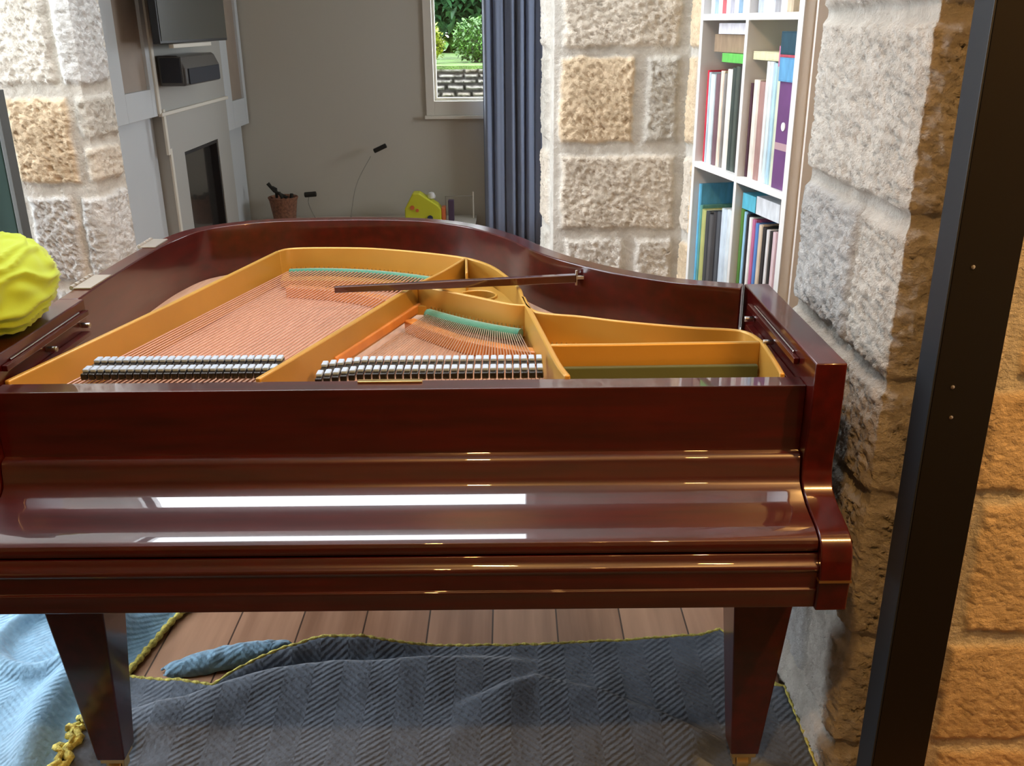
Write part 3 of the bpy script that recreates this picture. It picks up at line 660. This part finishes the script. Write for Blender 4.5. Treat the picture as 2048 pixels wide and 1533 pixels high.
# bottoms of the books on the next shelf up
for i, c in enumerate([(.55, .55, .58), (.30, .42, .62), (.70, .68, .64), (.5, .1, .12), (.66, .66, .66), (.36, .36, .42), (.72, .72, .70), (.20, .32, .45), (.6, .58, .5), (.68, .7, .72)]):
    y = .625-.029*(i+1); nm = ['silver-grey', 'mid blue', 'off-white', 'dark red', 'light grey', 'slate', 'white', 'denim blue', 'beige', 'icy white'][i]
    book(y, y+.027, 1.5785, .24, .19, c, '%s book cut off by the top of the photo, far top bay' % nm)
for i, c in enumerate([(.4, .45, .55), (.68, .66, .6), (.55, .6, .66), (.30, .3, .32), (.7, .7, .7), (.5, .42, .3)]):
    y = .295-.034*(i+1); nm = ['grey-blue', 'cream', 'pale blue', 'dark grey', 'white', 'tan'][i]
    book(y, y+.031, 1.5785, .26, .19, c, '%s book cut off by the top of the photo, near top bay' % nm)

# ------------------------------------------------------------------ black steel post in front of the warm wall
po = empty('steel_post', (.75, 1.49, 0), label='tall black steel door post in front of the warm stone wall', cat='post')
b = MB(); b.box(-.045, .058, -.03, .035, 0, 2.68); b.build('post_body', M_POST, po, bevel=.0015)
b = MB(); b.box(-.0485, -.045, -.029, .034, 0, 2.68); b.build('daylit_side', mat('side_daylight_tint', (.009, .012, .017), .5), po, bevel=.001)  # thin cover with bluish daylight reflection painted on the post's left face
for zc in (1.19, .985, .93):
    b = MB(); b.lathe([(.0035, 0), (.0035, .0015), (.001, .002)], n=10); b.v = [(x-.015+(.006 if zc < .95 else 0), -.030-z, y+zc) for x, y, z in b.v]; b.build('screw', M_STEEL, po)

# tall dark green panel at the far left
dp = empty('dark_panel', (-1.775, 2.95, 0), label='dark green tall panel at the left edge, in front of the stone pier', cat='panel')
b = MB(); b.box(-.45, .235, -.03, .02, 0, 1.385); b.build('panel_body', M_DOORD, dp, bevel=.004)
b = MB(); b.box(.235, .250, -.03, .02, 0, 1.385); b.build('edge_trim', M_TRIMG, dp, bevel=.002)
b = MB(); b.box(.150, .160, -.036, -.03, 0, 1.36); b.build('front_bead', M_TRIMG, dp, bevel=.002)

# ------------------------------------------------------------------ grand piano
pn = empty('grand_piano', (-.205, 1.9, 0), label='dark red mahogany baby grand piano without its lid, standing on moving blankets', cat='piano')
def PP(mb, name, m, parent=pn, **k):
    if parent is pn: ox, oy = -.205, 1.9; mb.v = [(x-ox, y-oy, z) for x, y, z in mb.v]
    else: mb.v = [(x+.205, y-1.9, z) for x, y, z in mb.v]
    return mb.build(name, m, parent, **k)
# curved rim: outer plan line, followed from left front to right front
RO = [(-.9975, 2.00), (-1.0, 2.15), (-1.0, 2.40), (-.985, 2.605), (-.935, 2.765), (-.80, 2.872), (-.652, 2.905), (-.42, 2.91), (-.231, 2.869), (-.09, 2.771), (.022, 2.612), (.091, 2.465), (.163, 2.348), (.275, 2.22), (.382, 2.137), (.47, 2.100), (.5295, 2.078)]
ro = catmull(RO, 8)
b = MB(); b.wall(ro, .615, 1.0, .045, offset=-.0225); PP(b, 'rim', M_MAHY, bevel=.003, seg=3, smooth=True)
# arms with their scrolled front
AP = [(1.402, .586), (1.400, .640), (1.396, .652), (1.404, .70), (1.411, .714), (1.421, .7225), (1.44, .730), (1.459, .735), (1.490, .7415), (1.514, .749), (1.533, .759), (1.5435, .774), (1.547, .79), (1.548, .81), (1.544, .84), (1.538, .88), (1.537, .92), (1.537, 1.0), (2.058, 1.0), (2.058, .586)]
for x0, x1, ye in ((-.9975, -.940, 1.9995), (.530, .585, 2.074)):
    b = MB(); b.prism(AP[:-2] + [(ye, 1.0), (ye, .586)], x0, x1, 'x'); PP(b, 'arm', M_MAHY, bevel=.0025, seg=2, smooth=True)
    b = MB(); b.box(x0-.001, x1+.001, 1.3955, 1.41, .646, .6505); PP(b, 'brass_inlay', M_BRASS)
# case bottom, keybed, key slip, stretcher
b = MB(); b.box(-.940, .530, 1.43, 1.60, .592, .62); PP(b, 'keybed', M_MAH, bevel=.002)
b = MB(); b.box(-.950, .545, 1.60, 2.2, .60, .62); PP(b, 'bottom_board', M_DARKGAP)
KS = [(1.43, .586), (1.411, .588), (1.409, .60), (1.409, .618), (1.4075, .621), (1.4075, .626), (1.411, .628), (1.411, .660), (1.4065, .664), (1.405, .669), (1.4065, .674), (1.412, .678), (1.416, .684), (1.418, .692), (1.435, .692), (1.435, .586)]
b = MB(); b.prism(KS[1:], -.940, .530, 'x'); PP(b, 'key_slip', M_MAH, bevel=.0008, smooth=True)
FB = [(1.60, .690), (1.425, .6935), (1.419, .697), (1.4165, .703), (1.4165, .711), (1.419, .7185), (1.4225, .7205), (1.428, .7232), (1.434, .7256), (1.441, .7282), (1.447, .7300), (1.462, .7333), (1.48, .7370), (1.496, .7405), (1.504, .7430), (1.512, .7462), (1.521, .7502), (1.530, .7543), (1.538, .7588), (1.5435, .7630), (1.548, .7665), (1.552, .778), (1.5545, .794), (1.5565, .806), (1.561, .8135), (1.568, .8170), (1.60, .8195)]
b = MB(); b.prism(FB, -.938, .5275, 'x'); PP(b, 'fallboard', M_MAH, bevel=.0006, smooth=True)
b = MB(); b.box(-.940, .530, 1.576, 1.622, .812, .945); PP(b, 'nameboard', M_MAH, bevel=.002, seg=2)
b = MB(); b.box(-.283, -.164, 1.606, 1.619, .9452, .949); PP(b, 'lock_plate', M_BRASS, bevel=.001)
# inner blocks behind the nameboard
# soundboard and plate webs
RI = []
_P2 = [Vector(p) for p in ro]
for i in range(len(_P2)):
    d = (_P2[min(i+1, len(_P2)-1)] - _P2[max(i-1, 0)]).normalized(); RI.append((_P2[i].x + d.y*.0455, _P2[i].y - d.x*.0455))
inner = [(-.9395, 1.625)] + [(-.9395, 1.99)] + [(max(-.9545, x), y) for x, y in RI if y > 2.0 and x < .53] + [(.5295, 2.02), (.5295, 1.625)]
b = MB(); b.prism(inner, .845, .853, 'z'); PP(b, 'soundboard', M_SOUND)
WZ = .884; TZ = .95
FLL = [(-.934, 1.626), (-.80, 2.14), (-.672, 2.672)]
FLT = [(-.672, 2.672), (-.655, 2.70), (-.62, 2.712), (-.558, 2.714), (-.46, 2.708), (-.38, 2.692), (-.25, 2.640), (-.128, 2.570), (-.06, 2.485), (-.015, 2.37), (.018, 2.25), (.026, 2.17), (.036, 2.09), (.059, 2.040), (.10, 2.018), (.152, 2.002), (.225, 1.968), (.299, 1.940), (.39, 1.912), (.465, 1.896), (.492, 1.878), (.505, 1.84), (.509, 1.79), (.505, 1.70), (.500, 1.626)]
flt = catmull(FLT, 4)
pl = empty('cast_plate', (0, 0, 0)); pl.parent = pn; pl.name = 'iron_plate'
pl['label'] = 'gold lacquered iron plate'
def PG(mb, name, m=M_GOLD, **k):
    mb.v = [(x+.205, y-1.9, z) for x, y, z in mb.v]; return mb.build(name, m, pl, **k)
b = MB(); b.wall(FLL, .853, TZ, .012); PG(b, 'outer_flange', bevel=.003, smooth=True)
b = MB(); b.wall(flt, .853, TZ, .010); PG(b, 'outer_flange', bevel=.003, smooth=True)
# web between flange and hitch line (tail + treble), and outside the flange to the rim
def band(a, c, z0, z1):
    b = MB(); n = len(a)
    vs = [(p[0], p[1], z) for z in (z1, z0) for q in (a, c) for p in q]
    fs = []
    for i in range(n-1):
        fs += [(i, i+1, n+i+1, n+i), (2*n+i, 3*n+i, 3*n+i+1, 2*n+i+1), (i, 2*n+i, 2*n+i+1, i+1), (n+i, n+i+1, 3*n+i+1, 3*n+i)]
    fs += [(0, n, 3*n, 2*n), (n-1, 3*n-1, 4*n-1, 2*n-1)]
    b.add(vs, fs); return b
ta = catmull([(-.668, 2.70), (-.56, 2.708), (-.38, 2.686), (-.25, 2.634), (-.128, 2.565)], 6)
tb = catmull([(-.655, 2.60), (-.55, 2.60), (-.39, 2.575), (-.27, 2.53), (-.175, 2.46)], 6)
PG(band(ta, tb, .862, .880), 'tail_web')
ra = catmull([(.036, 2.10), (.059, 2.036), (.152, 1.997), (.299, 1.935), (.465, 1.891), (.50, 1.84)], 6)
rb = catmull([(.05, 1.98), (.08, 1.95), (.16, 1.925), (.29, 1.87), (.44, 1.835), (.49, 1.825)], 6)
PG(band(ra, rb, .862, .880), 'treble_web')
# horn area with the round hole, bounded by the cross wall, the long strut and the flange
hb = bmesh.new()
outl = [(-.262, 2.262), (-.198, 2.40), (-.12, 2.54), (-.06, 2.47), (-.015, 2.36), (.016, 2.24), (.024, 2.10), (-.09, 2.18), (-.19, 2.262)]
ov = [hb.verts.new((x+.205, y-1.9, .888)) for x, y in outl]; oe = [hb.edges.new((ov[i], ov[(i+1) % len(ov)])) for i in range(len(ov))]
hv = [hb.verts.new((-.088+.205+.050*math.cos(t*PI/12), 2.345-1.9+.045*math.sin(t*PI/12), .888)) for t in range(24)]; he = [hb.edges.new((hv[i], hv[(i+1) % 24])) for i in range(24)]
bmesh.ops.triangle_fill(hb, edges=oe+he, use_beauty=True, use_dissolve=False)
me = bpy.data.meshes.new('horn_web'); hb.normal_update(); hb.to_mesh(me); hb.free(); me.materials.append(M_GOLD)
o = bpy.data.objects.new('horn_web', me); COL.objects.link(o); o.parent = pl; s_ = o.modifiers.new('s', 'SOLIDIFY'); s_.thickness = .022; s_.offset = 0
b = MB(); b.tube([(-.088, 2.345, .8532), (-.088, 2.345, .870)], .058, 24); PG(b, 'hole_shade', M_DARKGAP)  # dark disc standing in for the shade inside the hole
b = MB(); hole = [(-.088+.050*math.cos(t*PI/12), 2.345+.045*math.sin(t*PI/12)) for t in range(24)]; b.wall(hole, .872, .905, .006, closed=True); PG(b, 'hole_rim', bevel=.002, smooth=True)
for nm, path, th, z0 in (('long_strut', [(-.470, 1.626), (-.350, 1.965), (-.236, 2.30)], .012, .872),
                     ('long_strut', [(.028, 2.165), (.062, 1.90), (.088, 1.70), (.103, 1.626)], .012, .872),
                     ('cross_wall', [(-.236, 2.30), (-.205, 2.262), (-.09, 2.175), (.0, 2.105), (.040, 2.095)], .010, .872),
                     ('capo_bar', [(.078, 1.806), (.22, 1.806), (.36, 1.810), (.505, 1.812)], .012, .880),
                     ('tail_brace', [(-.128, 2.565), (-.165, 2.46), (-.195, 2.385), (-.236, 2.30)], .007, .880),
                     ('tail_brace', [(-.124, 2.565), (-.116, 2.40)], .007, .880)):
    b = MB(); b.wall(catmull(path, 4) if len(path) > 2 else path, z0, TZ, th); PG(b, nm, bevel=.003, smooth=True)
b = MB(); b.wall([(.088, 1.792), (.50, 1.798)], .853, .905, .014); PG(b, 'felt_rail', M_DKGREEN, bevel=.002)
b = MB(); b.wall([(-.375, 1.875), (-.206, 2.356)], .880, .902, .011); PG(b, 'break_rail', M_BRIDGE, bevel=.003)
b = MB(); b.box(-.93, .49, 1.626, 1.70, .86, .878); PG(b, 'pin_field', bevel=.002)
# bridges and felts
b = MB(); b.wall(catmull([(-.250, 2.20), (-.19, 2.13), (-.105, 2.045), (-.01, 1.985), (.06, 1.955)], 6), .853, .886, .030); PP(b, 'treble_bridge', M_BRIDGE, bevel=.003, smooth=True)
b = MB(); b.wall(catmull([(-.62, 2.53), (-.48, 2.49), (-.38, 2.435), (-.28, 2.36)], 6), .853, .884, .028); PP(b, 'bass_bridge', M_BRIDGE, bevel=.003, smooth=True)
def felt(path, name='felt_strip', r=.011, z=.889):
    b = MB(); P_ = catmull(path, 5); b.tube([(x, y, z) for x, y in P_], r, 10); return PP(b, name, M_GFELT, smooth=True)
BF = [(-.640, 2.655), (-.55, 2.660), (-.43, 2.640), (-.32, 2.600), (-.225, 2.550)]
TF = [(-.205, 2.225), (-.13, 2.155), (-.05, 2.095), (.020, 2.055)]
VF = [(.075, 1.955), (.13, 1.945), (.20, 1.925), (.27, 1.90)]
felt(BF, r=.013, z=.888); felt(TF, r=.015); felt(VF, r=.010)
def along(path, t):
    P_ = catmull(path, 8); L_ = [0]
    for a, c in zip(P_, P_[1:]): L_.append(L_[-1]+math.dist(a, c))
    t *= L_[-1]
    for i in range(len(P_)-1):
        if t <= L_[i+1]+1e-9:
            f_ = (t-L_[i])/(L_[i+1]-L_[i]); return tuple(lerp(a, c, f_) for a, c in zip(P_[i], P_[i+1]))
    return P_[-1]
# bass strings, overspun copper
NB = 40
for i in range(NB):
    t = i/(NB-1)
    f0 = Vector((lerp(-.905, -.475, t), 1.66)); e_ = along(BF, t)
    b = MB(); z = .897
    b.tube([(f0.x, f0.y, .893), (lerp(f0.x, e_[0], .08), lerp(f0.y, e_[1], .08), z), (e_[0], e_[1]-.02, z), (e_[0], e_[1]+.022, .886)], .0017, 5, cap=False)
    PP(b, 'bass_string', M_COPPER, smooth='all')
for i in range(34):
    e_ = along(BF, i/33); b = MB(); b.tube([(e_[0]+.002, e_[1]+.022, .880), (e_[0]+.002, e_[1]+.026, .899)], .0022, 6); PP(b, 'hitch_pin', M_BRASS)
# tenor and treble strings
NT = 52
for i in range(NT):
    t = i/(NT-1); f0 = Vector((lerp(-.400, .080, t), 1.66)); e_ = along(TF, t)
    b = MB(); z = .890
    b.tube([(f0.x, f0.y, z), (e_[0], e_[1]-.01, z+.004), (e_[0], e_[1]+.028, .886)], .0012, 4, cap=False); PP(b, 'treble_string', M_SSTR, smooth='all')
for i in range(26):
    e_ = along(TF, i/25); b = MB(); b.tube([(e_[0]+.006, e_[1]+.022, .880), (e_[0]+.006, e_[1]+.026, .902)], .0022, 6); PP(b, 'hitch_pin', M_BRASS)
for i in range(20):
    t = i/19; e_ = along(VF, t); b = MB(); b.tube([(lerp(.11, .40, t), 1.82, .890), (e_[0]+.01, e_[1]+.02, .888)], .0011, 4, cap=False); PP(b, 'treble_string', M_SSTR, smooth='all')
    b = MB(); b.tube([(e_[0]+.004, e_[1]+.018, .880), (e_[0]+.004, e_[1]+.022, .898)], .002, 6); PP(b, 'hitch_pin', M_BRASS)
# agraffes in front of the dampers
for i in range(28):
    x = lerp(-.88, -.48, i/27); b = MB(); b.box(x-.004, x+.004, 1.665, 1.675, .878, .902); PP(b, 'agraffe', M_BRASS, bevel=.001)
for i in range(30):
    x = lerp(-.385, .07, i/29); b = MB(); b.box(x-.004, x+.004, 1.665, 1.675, .878, .900); PP(b, 'agraffe', M_BRASS, bevel=.001)
# dampers: black head with two felt pads, sky reflection painted in as pale blue
dh = MB(); dh.box(-.0066, .0066, -.004, .086, .912, .925)
df = MB(); df.box(-.0058, .0058, -.012, .012, .925, .9315)
me_h = None
def damper(x, y, first=[None]):
    if first[0] is None:
        h = dh.build('damper_head', M_BLACK, pn, bevel=.002); f_ = df.build('damper_felt', M_WFELT, h, bevel=.002); f_.location = (0, .018, 0); g_ = f_.copy(); COL.objects.link(g_); g_.location = (0, .072, 0); first[0] = (h, (f_, g_))
        h.location = (x+.205, y-1.9, 0); return
    h, f_ = first[0]; a = h.copy(); COL.objects.link(a); a.location = (x+.205, y-1.9, 0); [(COL.objects.link(c), setattr(c, 'parent', a)) for c in (f_[0].copy(), f_[1].copy())]
for i in range(26):
    t = i/25; damper(lerp(-.838, -.470, t)-.0, 1.728 + (0 if i % 14 else 0))
for i in range(29):
    x = lerp(-.372, .055, i/28); damper(x, 1.715 - .025*max(0, 1-(i/5)))
# rails for the music desk on the inner faces of the arms, with pins
for sx, xa in ((-1, -.9395), (1, .5295)):
    def bx_(a, c, y0, y1, z0, z1, nm, m):
        x0, x1 = sorted((xa - sx*a, xa - sx*c)); b = MB(); b.box(x0, x1, y0, y1, z0, z1); PP(b, nm, m, bevel=.0015)
    bx_(0, .010, 1.63, 1.99, .966, .978, 'desk_rail', M_MAHY); bx_(0, .016, 1.64, 1.97, .925, .936, 'desk_rail', M_MAHY)
    bx_(.0, .004, 1.66, 1.96, .9785, .982, 'rail_edge', M_STEEL)
    for yy in (1.80, 1.96):
        b = MB(); b.tube([(xa-sx*.001, yy, .952), (xa-sx*.022, yy, .952)], .006, 10); PP(b, 'rail_pin', M_STEEL, bevel=.001, smooth=True)
# lid hinges left on the bass rim
for y0, y1 in ((2.08, 2.20), (2.50, 2.60)):
    b = MB(); b.box(-.998, -.958, y0, y1, 1.0002, 1.004)
    for k in range(5):
        yy = lerp(y0+.01, y1-.01, k/4); b.tube([(-1.003, yy-.008, 1.003), (-1.003, yy+.008, 1.003)], .006, 8)
    PP(b, 'hinge', M_HINGE, bevel=.0008)
# lid prop lying across the plate, on its hinge at the bent side
b = MB()
A = Vector((.160, 2.262, .968)); B_ = Vector((-.425, 2.195, .963)); d = (B_-A); n_ = Vector((-d.y, d.x, 0)).normalized()
vs = []
for p, hw, hh in ((A, .0095, .010), (A.lerp(B_, .5), .0095, .009), (B_, .007, .0075)):
    for s1, s2 in ((-1, -1), (1, -1), (1, 1), (-1, 1)): vs.append(p + n_*hw*s1 + Vector((0, 0, hh*s2)))
b.add(vs, [(i*4+k, i*4+(k+1) % 4, i*4+4+(k+1) % 4, i*4+4+k) for i in range(2) for k in range(4)] + [(0, 1, 2, 3), (8, 11, 10, 9)])
lpz = PP(b, 'lid_prop', M_MAH, bevel=.002)
b = MB(); b.box(.150, .195, 2.256, 2.266, .966, .974); b.tube([(.162, 2.262, .950), (.162, 2.262, .988)], .0035, 10); b.box(.185, .200, 2.25, 2.292, .958, .982); PP(b, 'prop_hinge', M_HINGE, bevel=.001)
# legs: tapered square with brass casters
def leg(cx, cy, nm='leg'):
    b = MB(); zt, zb = .60, .068
    vs = []
    for z, hw in ((zt, .064), (zt-.10, .061), (zb, .030)):
        vs += [(cx-hw, cy-hw*.95, z), (cx+hw, cy-hw*.95, z), (cx+hw, cy+hw*.95, z), (cx-hw, cy+hw*.95, z)]
    b.add(vs, [(i*4+k, i*4+(k+1) % 4, i*4+4+(k+1) % 4, i*4+4+k) for i in range(2) for k in range(4)] + [(3, 2, 1, 0), (8, 9, 10, 11)])
    l = PP(b, nm, M_MAHY, bevel=.003)
    b = MB(); b.box(cx-.026, cx+.026, cy-.024, cy+.024, .056, .071); b.box(cx-.020, cx-.014, cy-.014, cy+.014, .028, .058); b.box(cx+.014, cx+.020, cy-.014, cy+.014, .028, .058)
    b.tube([(cx-.013, cy, .034), (cx+.013, cy, .034)], .022, 18)
    b.v = [(x+.205, y-1.9, z) for x, y, z in b.v]; c = b.build('caster', M_BRASS, l, bevel=.001, smooth=True)
    return l
leg(.498, 1.645); leg(-.880, 1.645); leg(-.42, 2.62)
b = MB(); b.box(-.50, -.34, 2.20, 2.78, .60, .62); PP(b, 'rear_brace', M_DARKGAP)

# ------------------------------------------------------------------ moving blankets
def grid_cloth(name, f, nu, nv, m, parent, thick=.006, **k):
    vs = []; uvs = []
    for j in range(nv+1):
        for i in range(nu+1):
            p = f(i/nu, j/nv); vs.append(p); uvs.append((p[0]*1.0, p[1]*1.0 + p[2]*.5))
    fs = [(j*(nu+1)+i, j*(nu+1)+i+1, (j+1)*(nu+1)+i+1, (j+1)*(nu+1)+i) for j in range(nv) for i in range(nu)]
    me = bpy.data.meshes.new(name); me.from_pydata(vs, [], fs); me.update()
    uv = me.uv_layers.new(name='UVMap')
    for l in me.loops: uv.data[l.index].uv = uvs[l.vertex_index]
    me.polygons.foreach_set('use_smooth', [True]*len(me.polygons)); me.materials.append(m)
    o = bpy.data.objects.new(name, me); COL.objects.link(o); o.parent = parent
    s = o.modifiers.new('s', 'SOLIDIFY'); s.thickness = thick; s.offset = 1
    return tag(o, **k)
EDGE = [(-.985, 1.965), (-.86, 1.935), (-.75, 1.915), (-.66, 1.985), (-.583, 2.02), (-.486, 2.045), (-.362, 2.05), (-.28, 2.055), (-.197, 2.065), (.068, 2.076), (.362, 2.095), (.50, 2.11), (.56, 2.14), (.60, 2.03), (.65, 1.90)]
EZ = [(-.985, .006), (-.86, .012), (-.75, .012), (-.66, .035), (-.583, .05), (-.486, .062), (-.40, .055), (-.30, .03), (-.2, .010), (0, .008), (.65, .006)]
RIDGE = [(-.99, 1.76), (-.80, 1.83), (-.60, 1.93), (-.45, 1.965), (-.25, 1.985), (-.1, 2.0), (.65, 2.0)]
RH = [(-.99, .03), (-.85, .05), (-.6, .052), (-.45, .045), (-.2, .030), (0, .012), (.1, 0), (.65, 0)]
RIDGE2 = [(-.2, 1.80), (.05, 1.93), (.2, 1.88), (.35, 1.79), (.5, 1.68), (.6, 1.58)]
Y0B = 1.25
def main_f(u, v):
    x = lerp(-1.0, .665, u); ye = interp(EDGE, x) + .004*noise.noise(Vector((x*22, 0, 0)))
    y = lerp(Y0B, ye, v)
    if x > .6: x = x + (.0) 
    z = .004
    yr = interp(RIDGE, x) + .01*noise.noise(Vector((x*7, 2, 0))); h = interp(RH, x); d = y-yr
    z += h*(math.exp(-(d/.13)**2) if d < 0 else math.exp(-(d/.022)**2))
    z += interp(EZ, x)*sstep(.055, 0, ye-y)
    if x > -.2:
        y2 = interp(RIDGE2, x); d = y-y2; h2 = .020*sstep(-.2, 0, x)
        z += h2*(math.exp(-(d/.10)**2) if d < 0 else math.exp(-(d/.016)**2))
    z += .012*max(0, noise.noise(Vector((x*3.3, y*3.1, 4)))) + .003*noise.noise(Vector((x*16, y*14, 7)))
    q = min(math.hypot(x-.488, y-1.645), math.hypot(x+.868, y-1.645)); z = lerp(.003, z, sstep(.04, .11, q))
    xs = x
    if u < .02: xs = x + .012*noise.noise(Vector((y*18, 1, 1)))
    return (xs, y, z+.003)
bl = empty('moving_blanket', (-.15, 1.65, 0), label='slate blue quilted moving blanket with yellow edging under the piano', cat='blanket', group='moving blankets')
def loc(f, root): return lambda u, v: tuple(a-c for a, c in zip(f(u, v), root.location))
grid_cloth('blanket_cloth', loc(main_f, bl), 230, 120, M_BLK, bl)
def binding(pts, root, name='yellow_binding', r=.0045):
    b = MB(); b.tube([Vector(p)-root.location for p in pts], [r*(1+.35*math.sin(i*2.1)+.2*noise.noise(Vector((i*.7, 0, 0)))) for i in range(len(pts))], 6)
    return b.build(name, M_BIND, root, smooth='all')
binding([(lambda p: (p[0], p[1]+.001, p[2]+.005))(main_f(i/200, 1)) for i in range(201)], bl)
# loose folded left edge with its frayed binding
def left_edge(i): 
    v = i/90; p = main_f(0, v); return (p[0]+.010*math.sin(i*.9)+.008*noise.noise(Vector((i*.3, 3, 0))), p[1], p[2]+.010+.008*abs(math.sin(i*.45)))
binding([left_edge(i) for i in range(91)], bl, r=.010)
binding([(lambda p: (p[0]-.016+.010*math.sin(i*1.7), p[1]+.006*math.cos(i*2.3), p[2]+.008*abs(math.sin(i*.8))))(left_edge(i)) for i in range(30, 82)], bl, r=.008)
# right edge runs along the stone
binding([(lambda p: (p[0]+.002, p[1], p[2]+.004))(main_f(1, i/60)) for i in range(61)], bl)
# rolled-over flap behind the edge
def flap(u, v):
    x = lerp(-.90, -.60, u); c = 1.99 + .10*(u) ; a = lerp(-.3, PI*1.15, v); e = math.sin(PI*min(1, max(0, u)))**.5
    r = .008+.020*e
    return (x + .01*math.sin(v*5), c - r*1.3*math.cos(a), 0.006 + max(0, r*1.2*math.sin(a)) + .006*noise.noise(Vector((u*12, v*6, 0))))
grid_cloth('rolled_flap', loc(flap, bl), 50, 24, M_BLK_DAYLIT, bl, thick=.004)
# second blanket to the left, daylight painted in as a paler blue
bl2 = empty('moving_blanket', (-1.25, 1.8, 0), label='blue moving blanket with painted-in daylight, bunched at the lower left corner of the photo', cat='blanket', group='moving blankets')
def left_f(u, v):
    y = lerp(1.30, 2.50, v)
    xe = interp([(1.3, -1.025), (1.6, -1.025), (1.90, -1.025), (1.975, -.992), (2.213, -.950), (2.35, -.90), (2.5, -.88)], y) + .006*noise.noise(Vector((y*15, 3, 0)))
    x = lerp(-1.9, xe, u)
    z = .006 + .022*max(0, noise.noise(Vector((x*4.2, y*3.6, 1))))*sstep(1, .8, u)
    d = (x+1.18) - .35*(y-2.0)**2*4 - .12*math.sin(y*3.5); z += .05*math.exp(-(d/.05)**2)*sstep(1, .9, u)
    d = math.hypot(x+1.22, (y-2.12)*1.1)-.16; z += .035*math.exp(-(d/.022)**2)
    z += .003*noise.noise(Vector((x*16, y*14, 9)))
    return (x, y, z+.003)
grid_cloth('blanket_cloth', loc(left_f, bl2), 110, 150, M_BLK_DAYLIT, bl2)
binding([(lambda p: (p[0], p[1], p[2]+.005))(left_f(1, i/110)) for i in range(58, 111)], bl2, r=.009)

# ------------------------------------------------------------------ hi-vis cloth bundle on the bass rim
hv_ = empty('hi_vis_garment', (-1.035, 1.79, 1.0), label='crumpled fluorescent yellow hi-vis garment lying on the left rim of the piano', cat='garment')
vs = []; nu, nv = 96, 64
for j in range(nv+1):
    th = PI*j/nv
    for i in range(nu):
        ph = 2*PI*i/nu
        d = Vector((math.sin(th)*math.cos(ph), math.sin(th)*math.sin(ph), math.cos(th)))
        q = d + Vector((noise.noise(d*1.8), noise.noise(d*1.8+Vector((5, 0, 0))), noise.noise(d*1.8+Vector((0, 7, 0)))))*.35
        s = q.x*.75 + q.z*1.15
        wv = math.sin(s*8.5+2.2*noise.noise(d*1.7)); r = 1 + .055*(1-abs(wv)**.8*2) + .09*noise.noise(d*1.6+Vector((2, 2, 2)))
        x, y, z = d.x*.125*r, d.y*.17*r, d.z*.104*r+.085
        z = max(z, .0035)
        z -= .10*sstep(.055, -.09, x)*sstep(.12, -.02, z-.02)
        if x > .055: z = max(z, .0035)
        vs.append((x, y, z))
b = MB(); fs = [(j*nu+i, j*nu+(i+1) % nu, (j+1)*nu+(i+1) % nu, (j+1)*nu+i) for j in range(nv) for i in range(nu)]; b.add(vs, fs)
b.build('garment_cloth', M_HIVIS, hv_, smooth='all').modifiers.new('soften', 'SMOOTH').iterations = 1

# ------------------------------------------------------------------ warm lamps in the camera-side room
def downlight(x, y, e, size=.05, label=''):
    r = empty('downlight', (x, y, 2.7), label=label, cat='lamp', group='ceiling downlights')
    b = MB(); b.lathe([(.055, -.004), (.055, 0), (.035, 0), (.035, -.004)], n=24); b.build('bezel', M_WHITE, r)
    l = bpy.data.lights.new('downlight_lamp', 'SPOT'); l.energy = e; l.color = (1, .52, .16); l.spot_size = math.radians(158); l.spot_blend = .4; l.shadow_soft_size = size
    o = bpy.data.objects.new('downlight_lamp', l); COL.objects.link(o); o.parent = r; o.location = (0, 0, -.02)
downlight(1.25, .75, 170, label='warm recessed ceiling downlight nearest the stone wall')
downlight(.80, .1, 14, label='warm recessed ceiling downlight right of the camera')
downlight(-.15, .1, 85, label='warm recessed ceiling downlight right above the camera')
